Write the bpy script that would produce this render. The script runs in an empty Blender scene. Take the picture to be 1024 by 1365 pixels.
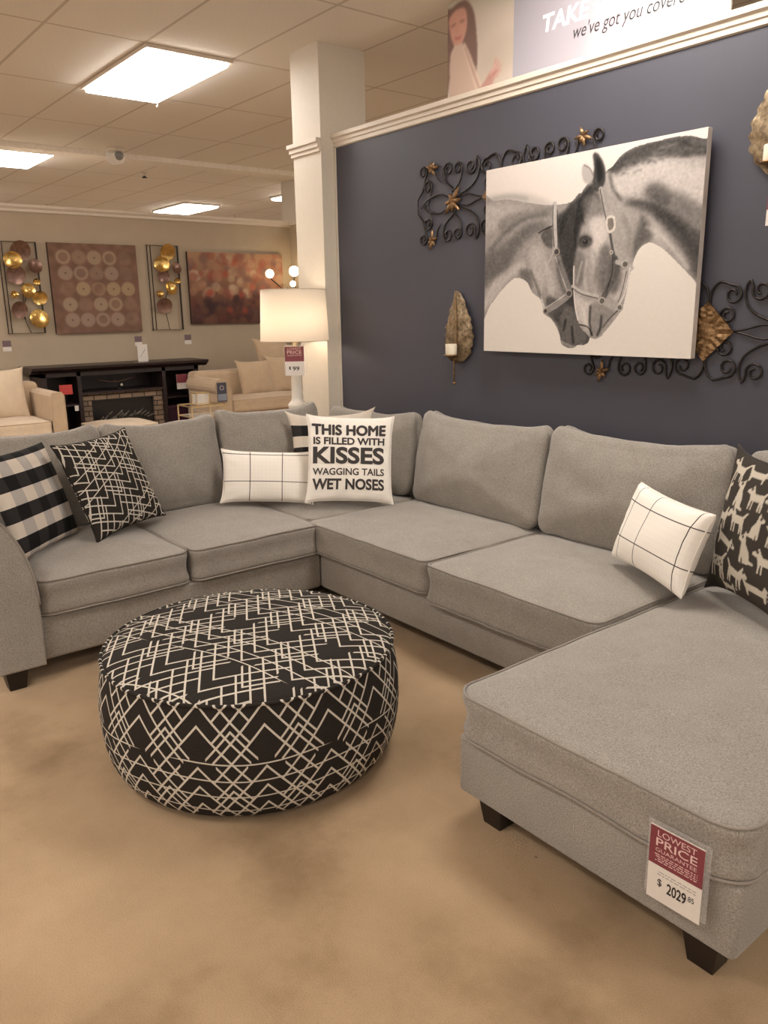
import bpy, bmesh, math, random
import numpy as np
from mathutils import Vector, Matrix, noise
random.seed(7)
PI = math.pi
S = bpy.context.scene
COL = S.collection

# ------------------------------------------------------------------ camera
CAM_H = 1.55
cd = bpy.data.cameras.new('camera'); cam = bpy.data.objects.new('camera', cd); COL.objects.link(cam)
yaw, pitch, roll = math.radians(-51.57946666), math.radians(-14.17228599), math.radians(-0.911978)
_f = Vector((math.sin(yaw)*math.cos(pitch), math.cos(yaw)*math.cos(pitch), math.sin(pitch)))
_r = Vector((math.cos(yaw), -math.sin(yaw), 0)); _u = _r.cross(_f)
r2 = math.cos(roll)*_r + math.sin(roll)*_u; u2 = -math.sin(roll)*_r + math.cos(roll)*_u
cam.matrix_world = Matrix(((r2.x, u2.x, -_f.x, 0), (r2.y, u2.y, -_f.y, 0), (r2.z, u2.z, -_f.z, CAM_H), (0, 0, 0, 1)))
cd.sensor_fit = 'VERTICAL'; cd.sensor_height = 24.0; cd.lens = 24.0*1065/1365
cd.clip_start = 0.05; cd.clip_end = 100
S.camera = cam

# ------------------------------------------------------------------ world, exposure
w = bpy.data.worlds.new('world'); S.world = w; w.use_nodes = True
w.node_tree.nodes['Background'].inputs[0].default_value = (1.0, 0.88, 0.76, 1)
w.node_tree.nodes['Background'].inputs[1].default_value = 0.85   # added ambient fill, standing for the rest of the store
vs = S.view_settings
S.display_settings.display_device = 'sRGB'
vs.view_transform = 'Standard'; vs.look = 'None'; vs.gamma = 1; vs.use_curve_mapping = False
vs.exposure = 0.08
PANEL_STRENGTH = 20.0
PANEL_COLOUR = (1.0, 0.955, 0.905)
CEIL = 3.2

# ------------------------------------------------------------------ small helpers
def lin(c):
    c = c/255.0
    return c/12.92 if c <= 0.04045 else ((c+0.055)/1.055)**2.4
def rgb(r, g, b): return (lin(r), lin(g), lin(b), 1.0)

class X:
    """tiny expression builder over shader math nodes"""
    def __init__(s, nt, sock): s.nt = nt; s.k = sock
    def _m(s, op, a, b=None, c=None):
        n = s.nt.nodes.new('ShaderNodeMath'); n.operation = op
        for i, v in enumerate((a, b, c)):
            if v is None: continue
            if isinstance(v, X): s.nt.links.new(v.k, n.inputs[i])
            else: n.inputs[i].default_value = v
        return X(s.nt, n.outputs[0])
    def __add__(s, o): return s._m('ADD', s, o)
    __radd__ = __add__
    def __sub__(s, o): return s._m('SUBTRACT', s, o)
    def __rsub__(s, o): return s._m('SUBTRACT', o, s)
    def __mul__(s, o): return s._m('MULTIPLY', s, o)
    __rmul__ = __mul__
    def __truediv__(s, o): return s._m('DIVIDE', s, o)
    def abs(s): return s._m('ABSOLUTE', s)
    def frac(s): return s._m('FRACT', s)
    def lt(s, o): return s._m('LESS_THAN', s, o)
    def gt(s, o): return s._m('GREATER_THAN', s, o)
    def max(s, o): return s._m('MAXIMUM', s, o)
    def min(s, o): return s._m('MINIMUM', s, o)
    def sin(s): return s._m('SINE', s)
    def atan2(s, o): return s._m('ARCTAN2', s, o)

def new_mat(name):
    m = bpy.data.materials.new(name); m.use_nodes = True
    nt = m.node_tree; b = nt.nodes['Principled BSDF']
    return m, nt, b
def coords(nt, kind='Object'):
    n = nt.nodes.new('ShaderNodeTexCoord'); return n.outputs[kind]
def sep(nt, sock):
    n = nt.nodes.new('ShaderNodeSeparateXYZ'); nt.links.new(sock, n.inputs[0])
    return X(nt, n.outputs[0]), X(nt, n.outputs[1]), X(nt, n.outputs[2])
def noise_node(nt, sock, scale, detail=3, rough=0.6):
    n = nt.nodes.new('ShaderNodeTexNoise'); n.inputs['Scale'].default_value = scale
    n.inputs['Detail'].default_value = detail; n.inputs['Roughness'].default_value = rough
    nt.links.new(sock, n.inputs['Vector']); return n.outputs['Fac']
def ramp(nt, fac, stops):
    n = nt.nodes.new('ShaderNodeValToRGB'); nt.links.new(fac, n.inputs[0])
    e = n.color_ramp.elements
    while len(e) < len(stops): e.new(0.5)
    for i, (p, c) in enumerate(stops): e[i].position = p; e[i].color = c
    return n.outputs[0]
def mix(nt, fac, a, b, mode='MIX'):
    n = nt.nodes.new('ShaderNodeMix'); n.data_type = 'RGBA'; n.blend_type = mode
    for v, i in ((fac, 0), (a, 6), (b, 7)):
        if isinstance(v, X): v = v.k
        if isinstance(v, bpy.types.NodeSocket): nt.links.new(v, n.inputs[i])
        else: n.inputs[i].default_value = v
    return n.outputs[2]
def bump(nt, b, h, strength=0.3, dist=0.002):
    n = nt.nodes.new('ShaderNodeBump'); n.inputs['Strength'].default_value = strength
    n.inputs['Distance'].default_value = dist
    nt.links.new(h.k if isinstance(h, X) else h, n.inputs['Height']); nt.links.new(n.outputs[0], b.inputs['Normal'])

def plain(name, c, rough=0.6, metal=0.0, var=0.06, scale=30, bmp=0.0, spec=0.5, emit=None, est=0):
    m, nt, b = new_mat(name)
    o = coords(nt)
    f = noise_node(nt, o, scale, 3)
    c2 = tuple(min(1, x*(1+var)) for x in c[:3])+(1,); c1 = tuple(x*(1-var) for x in c[:3])+(1,)
    nt.links.new(ramp(nt, f, [(0.3, c1), (0.7, c2)]), b.inputs['Base Color'])
    b.inputs['Roughness'].default_value = rough; b.inputs['Metallic'].default_value = metal
    b.inputs['Specular IOR Level'].default_value = spec
    if bmp: bump(nt, b, f, bmp)
    if emit:
        b.inputs['Emission Color'].default_value = emit; b.inputs['Emission Strength'].default_value = est
    return m
def fabric(name, c, fleck=0.16, sc=230, sheen=0.25):
    m, nt, b = new_mat(name)
    o = coords(nt)
    f1 = noise_node(nt, o, sc, 2, 0.7); f2 = noise_node(nt, o, 9, 3)
    a = ramp(nt, f1, [(0.3, tuple(x*(1-fleck) for x in c[:3])+(1,)), (0.7, tuple(min(1, x*(1+fleck)) for x in c[:3])+(1,))])
    g = ramp(nt, f2, [(0.3, (0.93, 0.93, 0.93, 1)), (0.7, (1.05, 1.05, 1.05, 1))])
    nt.links.new(mix(nt, 1.0, a, g, 'MULTIPLY'), b.inputs['Base Color'])
    b.inputs['Roughness'].default_value = 0.92; b.inputs['Specular IOR Level'].default_value = 0.15
    b.inputs['Sheen Weight'].default_value = sheen; b.inputs['Sheen Roughness'].default_value = 0.5
    bump(nt, b, f1, 0.35, 0.0015)
    return m
def painted(name, rough=0.85, canvas=True):
    m, nt, b = new_mat(name)
    n = nt.nodes.new('ShaderNodeVertexColor'); n.layer_name = 'paint'
    nt.links.new(n.outputs[0], b.inputs['Base Color']); b.inputs['Roughness'].default_value = rough
    b.inputs['Specular IOR Level'].default_value = 0.2
    if canvas: bump(nt, b, noise_node(nt, coords(nt), 500, 1), 0.15, 0.001)
    return m

# ------------------------------------------------------------------ objects
WM = {}
def tag(o, label=None, cat=None, group=None, kind=None):
    if label: o['label'] = label
    if cat: o['category'] = cat
    if group: o['group'] = group
    if kind: o['kind'] = kind
    return o
def thing(name, label, cat, loc=(0, 0, 0), rz=0.0, group=None):
    o = bpy.data.objects.new(name, None); COL.objects.link(o); o.empty_display_size = 0.1
    M = Matrix.Translation(loc) @ Matrix.Rotation(rz, 4, 'Z'); o.matrix_world = M; WM[o.name] = M
    return tag(o, label, cat, group)
def mesh_obj(name, verts, faces, mat, parent=None, M=None, smooth=True, uvs=None, world=False, mats=None, fmat=None):
    """M: placement in world space; world=True: the verts are world coordinates already"""
    me = bpy.data.meshes.new(name); me.from_pydata([tuple(v) for v in verts], [], faces)
    for mm in ([mat] if mats is None else mats): me.materials.append(mm)
    if fmat is not None: me.polygons.foreach_set('material_index', fmat)
    if smooth: me.polygons.foreach_set('use_smooth', [True]*len(me.polygons))
    if uvs is not None:
        uv = me.uv_layers.new(name='UVMap')
        li = np.zeros(len(me.loops), dtype=np.int32); me.loops.foreach_get('vertex_index', li)
        uv.data.foreach_set('uv', np.asarray(uvs, dtype=np.float32)[li].ravel())
    me.update()
    o = bpy.data.objects.new(name, me); COL.objects.link(o)
    P = WM[parent.name] if parent else None
    if world:
        if parent: me.transform(P.inverted()); M = P
        else:
            c = Vector((0, 0, 0)); zs = [v.co.z for v in me.vertices]
            for v in me.vertices: c += v.co
            c /= len(me.vertices); c.z = min(zs)
            me.transform(Matrix.Translation(-c)); M = Matrix.Translation(c)
    if M is None: M = P if parent else Matrix.Identity(4)
    if parent: o.parent = parent; o.matrix_basis = P.inverted() @ M
    else: o.matrix_world = M
    WM[o.name] = M.copy()
    return o
class MB:
    """collects simple shapes into one mesh"""
    def __init__(s): s.v = []; s.f = []
    def add(s, v, f):
        n = len(s.v); s.v += [Vector(p) for p in v]; s.f += [tuple(i+n for i in q) for q in f]; return s
    def bm(s, bm):
        bm.verts.index_update(); s.add([v.co.copy() for v in bm.verts], [[v.index for v in f.verts] for f in bm.faces]); bm.free(); return s
    def box(s, x0, x1, y0, y1, z0, z1, bev=0.0, seg=2, M=None):
        bm = bmesh.new(); bmesh.ops.create_cube(bm, size=1)
        for v in bm.verts: v.co = Vector((x0+(v.co.x+.5)*(x1-x0), y0+(v.co.y+.5)*(y1-y0), z0+(v.co.z+.5)*(z1-z0)))
        if bev: bmesh.ops.bevel(bm, geom=bm.edges[:], offset=bev, segments=seg, affect='EDGES', profile=0.5)
        if M: bmesh.ops.transform(bm, matrix=M, verts=bm.verts)
        return s.bm(bm)
    def tube(s, pts, r, n=8, closed=False, taper=None):
        pts = [Vector(p) for p in pts]; N = len(pts)
        if N < 2: return s
        V = []; F = []; up = None
        for i, p in enumerate(pts):
            if closed: t = pts[(i+1) % N]-pts[i-1]
            else: t = pts[min(i+1, N-1)]-pts[max(i-1, 0)]
            if t.length < 1e-9: t = Vector((0, 0, 1))
            t.normalize()
            if up is None: up = Vector((0, 0, 1)) if abs(t.z) < .9 else Vector((1, 0, 0))
            a = (up-t*up.dot(t))
            if a.length < 1e-6: a = t.orthogonal()
            a.normalize(); b = t.cross(a); up = a
            rr = r*(taper[i] if taper else 1)
            for k in range(n):
                g = 2*PI*k/n; V.append(p+(a*math.cos(g)+b*math.sin(g))*rr)
        for i in range(N if closed else N-1):
            j = (i+1) % N
            for k in range(n): F.append((i*n+k, i*n+(k+1) % n, j*n+(k+1) % n, j*n+k))
        if not closed: F.append(tuple(range(n-1, -1, -1))); F.append(tuple((N-1)*n+k for k in range(n)))
        return s.add(V, F)
    def lathe(s, prof, n=32, c=(0, 0, 0), caps=True):
        V = []; F = []
        for r, z in prof:
            for k in range(n):
                g = 2*PI*k/n; V.append((c[0]+r*math.cos(g), c[1]+r*math.sin(g), c[2]+z))
        for i in range(len(prof)-1):
            for k in range(n): F.append((i*n+k, i*n+(k+1) % n, (i+1)*n+(k+1) % n, (i+1)*n+k))
        if caps: F.append(tuple(range(n-1, -1, -1))); F.append(tuple((len(prof)-1)*n+k for k in range(n)))
        return s.add(V, F)
    def prism(s, poly, a, b, axis='x', bev=0.0):
        """polygon in the other two axes, extruded from a to b"""
        n = len(poly)
        def P(u, v, t): return {'x': (t, u, v), 'y': (u, t, v), 'z': (u, v, t)}[axis]
        bm = bmesh.new()
        va = [bm.verts.new(P(u, v, a)) for u, v in poly]; vb = [bm.verts.new(P(u, v, b)) for u, v in poly]
        bm.faces.new(va[::-1]); bm.faces.new(vb)
        for i in range(n): bm.faces.new((va[i], va[(i+1) % n], vb[(i+1) % n], vb[i]))
        bmesh.ops.recalc_face_normals(bm, faces=bm.faces)
        if bev:
            ed = [e for f in bm.faces if len(f.verts) == n for e in f.edges]
            bmesh.ops.bevel(bm, geom=ed, offset=bev, segments=3, affect='EDGES', profile=0.5)
        return s.bm(bm)
    def quad(s, pts): return s.add(pts, [tuple(range(len(pts)))])
    def make(s, name, mat, parent=None, M=None, smooth=False, world=False):
        return mesh_obj(name, s.v, s.f, mat, parent, M, smooth, None, world)
def catmull(pts, n=6, closed=False):
    P = [Vector(p) for p in pts]; N = len(P); out = []
    for i in range(N if closed else N-1):
        a, b, c, d = (P[(i-1) % N], P[i], P[(i+1) % N], P[(i+2) % N]) if closed else (P[max(i-1, 0)], P[i], P[i+1], P[min(i+2, N-1)])
        for k in range(n):
            t = k/n
            out.append(0.5*((2*b)+(c-a)*t+(2*a-5*b+4*c-d)*t*t+(3*b-a-3*c+d)*t**3))
    if not closed: out.append(P[-1])
    return out
def frame(o, r, u, n):
    return Matrix(((r[0], u[0], n[0], o[0]), (r[1], u[1], n[1], o[1]), (r[2], u[2], n[2], o[2]), (0, 0, 0, 1)))

# lofted cushion: plan in x-y, thickness along z
def plan_pts(w, d, rc, N=96, circle=False):
    if circle: return [(w/2*math.cos(2*PI*k/N), w/2*math.sin(2*PI*k/N)) for k in range(N)]
    pts = []; hw, hd = w/2, d/2; m = N//8
    cs = [(hw-rc, hd-rc, 0), (-hw+rc, hd-rc, 1), (-hw+rc, -hd+rc, 2), (hw-rc, -hd+rc, 3)]
    for ci, (cx, cy, q) in enumerate(cs):
        for k in range(m):
            a = (q+k/(m-1))*PI/2; pts.append((cx+rc*math.cos(a), cy+rc*math.sin(a)))
        nx, ny, nq = cs[(ci+1) % 4]; a = (q+1)*PI/2
        ax, ay = cx+rc*math.cos(a), cy+rc*math.sin(a); bx, by = nx+rc*math.cos(a), ny+rc*math.sin(a)
        for k in range(1, m+1): pts.append((ax+(bx-ax)*k/(m+1), ay+(by-ay)*k/(m+1)))
    return pts
def loft_cushion(w, d, t, rc=0.05, er=0.02, crown=0.03, crownb=None, side=0.01, deform=None, wob=0.003, seed=0, N=96, circle=False):
    P = plan_pts(w, d, rc, N, circle); n = len(P); R = []
    crownb = crown*0.3 if crownb is None else crownb
    ks = [0.06, .14, .24, .34, .44, .54, .64, .73, .81, .88, .94, .975]
    def cr(k): return 1-k**2.6
    mn = min(w, d)/2
    def ring(inset, z, k=None):
        if k is None: return [((x-math.copysign(min(abs(x), inset*abs(x)/(w/2)), x)), (y-math.copysign(min(abs(y), inset*abs(y)/(d/2)), y)), z) for x, y in P]
        return [(x*k*(1-er/(w/2)), y*k*(1-er/(d/2)), z) for x, y in P]
    for k in ks: R.append(ring(0, -t/2-crownb*cr(k), k))
    for a in range(4): g = a/3*PI/2; R.append(ring(er*(1-math.sin(g)), -t/2+er*(1-math.cos(g))))
    for q in (.25, .5, .75): R.append(ring(-side*math.sin(q*PI), -t/2+er+(t-2*er)*q))
    for a in range(4): g = a/3*PI/2; R.append(ring(er*(1-math.cos(g)), t/2-er+er*math.sin(g)))
    for k in ks[::-1]: R.append(ring(0, t/2+crown*cr(k), k))
    V = [Vector(p) for r_ in R for p in r_]; F = []
    for i in range(len(R)-1):
        for k in range(n): F.append((i*n+k, i*n+(k+1) % n, (i+1)*n+(k+1) % n, (i+1)*n+k))
    F.append(tuple(range(n-1, -1, -1))); F.append(tuple((len(R)-1)*n+k for k in range(n)))
    def df(v):
        v = Vector(v)
        if wob:
            g = noise.noise_vector(v*5+Vector((seed*3.1, 0, seed))); v = v+g*wob
            g = noise.noise_vector(v*16+Vector((seed*7.1, 3, seed))); v = v+g*wob*0.35
        if deform: v = deform(v)
        return v
    V = [df(v) for v in V]
    ins = er*(1-0.7071)*0.6
    pt = [df(p) for p in ring(ins, t/2-ins)]; pb = [df(p) for p in ring(ins, -t/2+ins)]
    return V, F, pt, pb
def add_cushion(name, M, mat, parent, pipe=None, pr=0.0045, both=True, **kw):
    V, F, pt, pb = loft_cushion(**kw)
    o = mesh_obj(name, V, F, mat, parent, M)
    if pipe:
        mb = MB().tube(pt, pr, 6, True)
        if both: mb.tube(pb, pr, 6, True)
        mb.make('piping', pipe, o, M, True)
    return o

# throw pillow: x right, y up, z towards the viewer
def pillow_geo(w, h, d, N=40, pinch=0.07, ear=0.03, seed=0, wr=0.006, sag=0.0, power=0.42):
    def surf(s, t, sg):
        x = w/2*s*(1-pinch*(1-t*t)); y = h/2*t*(1-pinch*(1-s*s))
        c = (abs(s)*abs(t))**6; x += math.copysign(ear*c, s); y += math.copysign(ear*c, t)
        e = max(0.0, (1-s**2)*(1-t**2))
        z = sg*(d/2*e**power+0.002)
        q = Vector((x*9+seed*5, y*9, sg*3+seed))
        z += sg*noise.noise(q)*wr*min(1, 3*e)
        # radial tension folds near the corners
        ang = math.atan2(abs(t), abs(s)); rr = math.hypot(s, t)
        z += sg*wr*0.8*math.sin(ang*18+seed)*max(0, rr-0.75)*min(1, 6*e)
        y -= sag*h*(1-s*s)*max(0, t)**2
        return Vector((x, y, z))
    V = []; UV = []; F = []
    for sg in (1, -1):
        for j in range(N+1):
            for i in range(N+1):
                s, t = -1+2*i/N, -1+2*j/N
                # denser near the seam
                s2 = math.sin(s*PI/2)*0.5+s*0.5; t2 = math.sin(t*PI/2)*0.5+t*0.5
                p = surf(s2, t2, sg)
                V.append(p); UV.append(((s2+1)/2, (t2+1)/2))
    b = (N+1)*(N+1)
    for j in range(N):
        for i in range(N):
            a = j*(N+1)+i
            F.append((a, a+1, a+N+2, a+N+1)); F.append((b+a, b+a+N+1, b+a+N+2, b+a+1))
    rim = [(i, 0) for i in range(N)]+[(N, j) for j in range(N)]+[(N-i, N) for i in range(N)]+[(0, N-j) for j in range(N)]
    idx = [j*(N+1)+i for i, j in rim]
    for k in range(len(idx)):
        a, c = idx[k], idx[(k+1) % len(idx)]
        F.append((a, b+a, b+c, c))
    seam = [(V[i]+V[b+i])/2 for i in idx]
    return V, F, UV, seam, surf
def pose(c, a, b, g):
    r = Vector((math.cos(a), math.sin(a), 0)); n = Vector((math.sin(a), -math.cos(a), 0)); u = Vector((0, 0, 1))
    ub = u*math.cos(b)-n*math.sin(b); nb = n*math.cos(b)+u*math.sin(b)
    r3 = r*math.cos(g)+ub*math.sin(g); u3 = -r*math.sin(g)+ub*math.cos(g)
    return frame(c, r3, u3, nb)

# ------------------------------------------------------------------ painter (fills a colour layer with drawn shapes)
class Paint:
    def __init__(s, w, h, nx, ny, bg):
        s.w, s.h, s.nx, s.ny = w, h, nx, ny
        s.X, s.Y = np.meshgrid(np.linspace(0, w, nx), np.linspace(0, h, ny))
        s.a = np.zeros((ny, nx, 3)); s.a[:] = bg
    def blur(s, m, r):
        k = max(0, int(round(r/s.w*s.nx)))
        if k == 0: return m
        for _ in range(2):
            for ax in (0, 1):
                p = np.pad(m, [(k+1, k) if ax == 0 else (0, 0), (k+1, k) if ax == 1 else (0, 0)], mode='edge')
                c = np.cumsum(p, axis=ax)
                m = (c[2*k+1:]-c[:-(2*k+1)] if ax == 0 else c[:, 2*k+1:]-c[:, :-(2*k+1)])/(2*k+1)
        return m
    def put(s, m, col, al=1.0):
        m = (m*al)[..., None]; s.a = s.a*(1-m)+np.array(col, float)*m; return s
    def inside(s, pts):
        x, y = s.X, s.Y; m = np.zeros(x.shape, bool); n = len(pts)
        for i in range(n):
            x1, y1 = pts[i][0], pts[i][1]; x2, y2 = pts[(i+1) % n][0], pts[(i+1) % n][1]
            if y1 == y2: continue
            c = ((y1 > y) != (y2 > y)) & (x < (x2-x1)*(y-y1)/(y2-y1)+x1); m ^= c
        return m.astype(float)
    def poly(s, pts, col, soft=0, al=1.0, smooth=True, clip=None):
        if smooth: pts = [(p.x, p.y) for p in catmull([(q[0], q[1], 0) for q in pts], 6, True)]
        m = s.blur(s.inside(pts), soft)
        if clip is not None: m = m*clip
        s.put(m, col, al); return m
    def stroke(s, pts, wd, col, soft=0, al=1.0, smooth=True, clip=None):
        if smooth and len(pts) > 2: pts = [(p.x, p.y) for p in catmull([(q[0], q[1], 0) for q in pts], 6)]
        d = np.full(s.X.shape, 1e9)
        for (x1, y1), (x2, y2) in zip(pts[:-1], pts[1:]):
            dx, dy = x2-x1, y2-y1; L = dx*dx+dy*dy+1e-12
            t = np.clip(((s.X-x1)*dx+(s.Y-y1)*dy)/L, 0, 1)
            d = np.minimum(d, np.hypot(s.X-x1-t*dx, s.Y-y1-t*dy))
        px = s.w/s.nx
        m = s.blur(np.clip((wd/2-d)/px+0.5, 0, 1), soft)
        if clip is not None: m = m*clip
        s.put(m, col, al); return m
    def disc(s, x, y, r, col, soft=0, al=1.0, ring=None):
        d = np.hypot(s.X-x, s.Y-y); px = s.w/s.nx
        m = np.clip((r-d)/px+0.5, 0, 1)
        if ring: m = m*np.clip((d-(r-ring))/px+0.5, 0, 1)
        s.put(s.blur(m, soft), col, al); return s
    def colours(s):
        a = np.clip(s.a/255, 0, 1); a = np.where(a <= 0.04045, a/12.92, ((a+0.055)/1.055)**2.4)
        return np.concatenate([a, np.ones(a.shape[:2]+(1,))], 2)
def set_colours(me, flat):
    ca = me.color_attributes.new('paint', 'FLOAT_COLOR', 'POINT')
    ca.data.foreach_set('color', np.asarray(flat, dtype=np.float32).ravel())
def paint_sheet(name, P, M, mat, parent, w, h, z=0.0):
    """flat sheet w x h; the painter's x right, y DOWN; local x right, y up"""
    ny, nx = P.Y.shape
    V = np.stack([P.X/P.w*w-w/2, h/2-P.Y/P.h*h, np.full(P.X.shape, z)], -1).reshape(-1, 3)
    i = np.arange(ny-1)[:, None]*nx+np.arange(nx-1)[None, :]
    F = np.stack([i+nx, i+nx+1, i+1, i], -1).reshape(-1, 4)
    o = mesh_obj(name, V.tolist(), F.tolist(), mat, parent, M, smooth=False)
    set_colours(o.data, P.colours().reshape(-1, 4)); return o

def text_geo(body, size, offset=0.0, shear=0.0, align='CENTER', spacing=1.0):
    cu = bpy.data.curves.new('t', 'FONT'); cu.body = body; cu.size = size; cu.offset = offset; cu.shear = shear
    cu.align_x = align; cu.align_y = 'CENTER'; cu.fill_mode = 'FRONT'; cu.space_character = spacing
    cu.resolution_u = 4
    o = bpy.data.objects.new('t', cu); COL.objects.link(o); bpy.context.view_layer.update()
    me = bpy.data.meshes.new_from_object(o)
    V = [v.co.copy() for v in me.vertices]; F = [tuple(p.vertices) for p in me.polygons]
    bpy.data.objects.remove(o); bpy.data.curves.remove(cu); bpy.data.meshes.remove(me)
    return V, F
def fit_text(body, x0, x1, y0, y1, offset=0.0, shear=0.0):
    V, F = text_geo(body, 1.0, offset, shear)
    xs = [v.x for v in V]; ys = [v.y for v in V]
    a, b, c, d = min(xs), max(xs), min(ys), max(ys)
    for v in V: v.x = x0+(v.x-a)/(b-a)*(x1-x0); v.y = y0+(v.y-c)/(d-c)*(y1-y0)
    return V, F

# ------------------------------------------------------------------ materials
SOFA = fabric('sofa_fabric', (0.285, 0.254, 0.219), 0.34)
SOFA_PIPE = fabric('sofa_piping', (0.27, 0.235, 0.2), 0.1)
BEIGE = fabric('beige_fabric', (0.50, 0.37, 0.245), 0.08)
CREAM = fabric('cream_fabric', (0.64, 0.51, 0.37), 0.08)
DARKLEG = plain('espresso_wood', (0.012, 0.007, 0.006, 1), 0.4)
ESPRESSO = plain('espresso_cabinet', (0.02, 0.010, 0.010, 1), 0.38, var=0.3, scale=12)
WHITE = plain('white_gloss', (0.72, 0.66, 0.58, 1), 0.35, var=0.02)
TRIMW = plain('trim_white', (0.66, 0.57, 0.47, 1), 0.45, var=0.02)
PILLARW = plain('pillar_paint', (0.62, 0.55, 0.45, 1), 0.6, var=0.02)
NAVY = plain('navy_paint', (0.056, 0.054, 0.070, 1), 0.55, var=0.03, scale=4)
TAUPE = plain('taupe_paint', (0.43, 0.345, 0.250, 1), 0.75, var=0.04, scale=3)
IRON = plain('wrought_iron', (0.035, 0.028, 0.024, 1), 0.38, 0.7, var=0.4, scale=60)
BRONZE = plain('antique_bronze', (0.23, 0.135, 0.062, 1), 0.42, 0.75, var=0.5, scale=70, bmp=0.4)
GOLD = plain('polished_gold', (0.58, 0.37, 0.12, 1), 0.22, 0.95, var=0.25, scale=25)
BRONZED = plain('dark_copper', (0.22, 0.13, 0.10, 1), 0.35, 0.8, var=0.3, scale=25)
BRASS = plain('brass_rod', (0.75, 0.58, 0.33, 1), 0.3, 0.8)
CANDLE = plain('candle_wax', (0.72, 0.64, 0.50, 1), 0.5, var=0.03)
PAPERW = plain('paper_white', (0.70, 0.64, 0.58, 1), 0.6, var=0.02)
RED = plain('tag_burgundy', (0.20, 0.040, 0.052, 1), 0.45, var=0.05)
BRIGHTRED = plain('tag_red', (0.50, 0.05, 0.04, 1), 0.45, var=0.05)
INK = plain('black_ink', (0.02, 0.018, 0.018, 1), 0.6)
INKSOFT = plain('charcoal_print', (0.045, 0.037, 0.034, 1), 0.85)
PINKINK = plain('pale_pink_ink', (0.72, 0.50, 0.48, 1), 0.6)
GREYINK = plain('grey_ink', (0.38, 0.34, 0.32, 1), 0.6)
PAINT = painted('painted_canvas'); PRINT = painted('printed_cloth', 0.95)
SLEEVE, nt, b = new_mat('clear_acrylic')
b.inputs['Base Color'].default_value = (1, .97, .96, 1); b.inputs['Roughness'].default_value = 0.12
b.inputs['Alpha'].default_value = 0.10
GLASS, nt, b = new_mat('clear_glass')
b.inputs['Base Color'].default_value = (.95, .97, .95, 1); b.inputs['Roughness'].default_value = 0.05; b.inputs['Alpha'].default_value = 0.25
# carpet
CARPET, nt, b = new_mat('carpet')
o_ = coords(nt); f1 = noise_node(nt, o_, 1.6, 5, 0.62); f2 = noise_node(nt, o_, 260, 2)
c1 = ramp(nt, f1, [(0.30, (0.245, 0.160, 0.085, 1)), (0.45, (0.370, 0.252, 0.145, 1)), (0.68, (0.45, 0.315, 0.188, 1))])
c2 = ramp(nt, f2, [(0.3, (0.86, 0.86, 0.86, 1)), (0.7, (1.08, 1.08, 1.08, 1))])
col = mix(nt, 1.0, c1, c2, 'MULTIPLY')
v = nt.nodes.new('ShaderNodeTexVoronoi'); v.inputs['Scale'].default_value = 2.3; nt.links.new(o_, v.inputs['Vector'])
spot = X(nt, v.outputs['Distance']).lt(0.014)
col = mix(nt, spot*0.55, col, (0.12, 0.075, 0.045, 1))
nt.links.new(col, b.inputs['Base Color']); b.inputs['Roughness'].default_value = 1; b.inputs['Specular IOR Level'].default_value = 0.05
b.inputs['Sheen Weight'].default_value = 0.15
bump(nt, b, f2, 0.5, 0.004)
# ceiling tiles, 1.22 x 0.61 m in a T-bar grid
CEILM, nt, b = new_mat('ceiling_tiles')
px, py, pz = sep(nt, coords(nt))
gx = ((px+5.27)/1.22).frac(); gy = ((py-2.33)/0.61).frac()
line = ((gx-0.5).abs().gt(0.5-0.010/1.22)).max((gy-0.5).abs().gt(0.5-0.010/0.61))
cell = noise_node(nt, coords(nt), 0.55, 1)
sp = noise_node(nt, coords(nt), 90, 3)
base = ramp(nt, cell, [(0.3, (0.82, 0.76, 0.68, 1)), (0.7, (0.87, 0.81, 0.73, 1))])
base = mix(nt, 1.0, base, ramp(nt, sp, [(0.35, (0.93, 0.93, 0.93, 1)), (0.6, (1, 1, 1, 1))]), 'MULTIPLY')
nt.links.new(mix(nt, line, base, (0.60, 0.53, 0.45, 1)), b.inputs['Base Color'])
b.inputs['Roughness'].default_value = 0.9; b.inputs['Specular IOR Level'].default_value = 0.1
DIFF, nt, b = new_mat('light_diffuser')
b.inputs['Base Color'].default_value = (.9, .9, .88, 1)
b.inputs['Emission Color'].default_value = PANEL_COLOUR+(1,); b.inputs['Emission Strength'].default_value = PANEL_STRENGTH
px, py, pz = sep(nt, coords(nt))
pr = ((px*220).sin()*(py*220).sin())*0.04+PANEL_STRENGTH/PANEL_STRENGTH
nt.links.new((pr*PANEL_STRENGTH).k, b.inputs['Emission Strength'])

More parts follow.
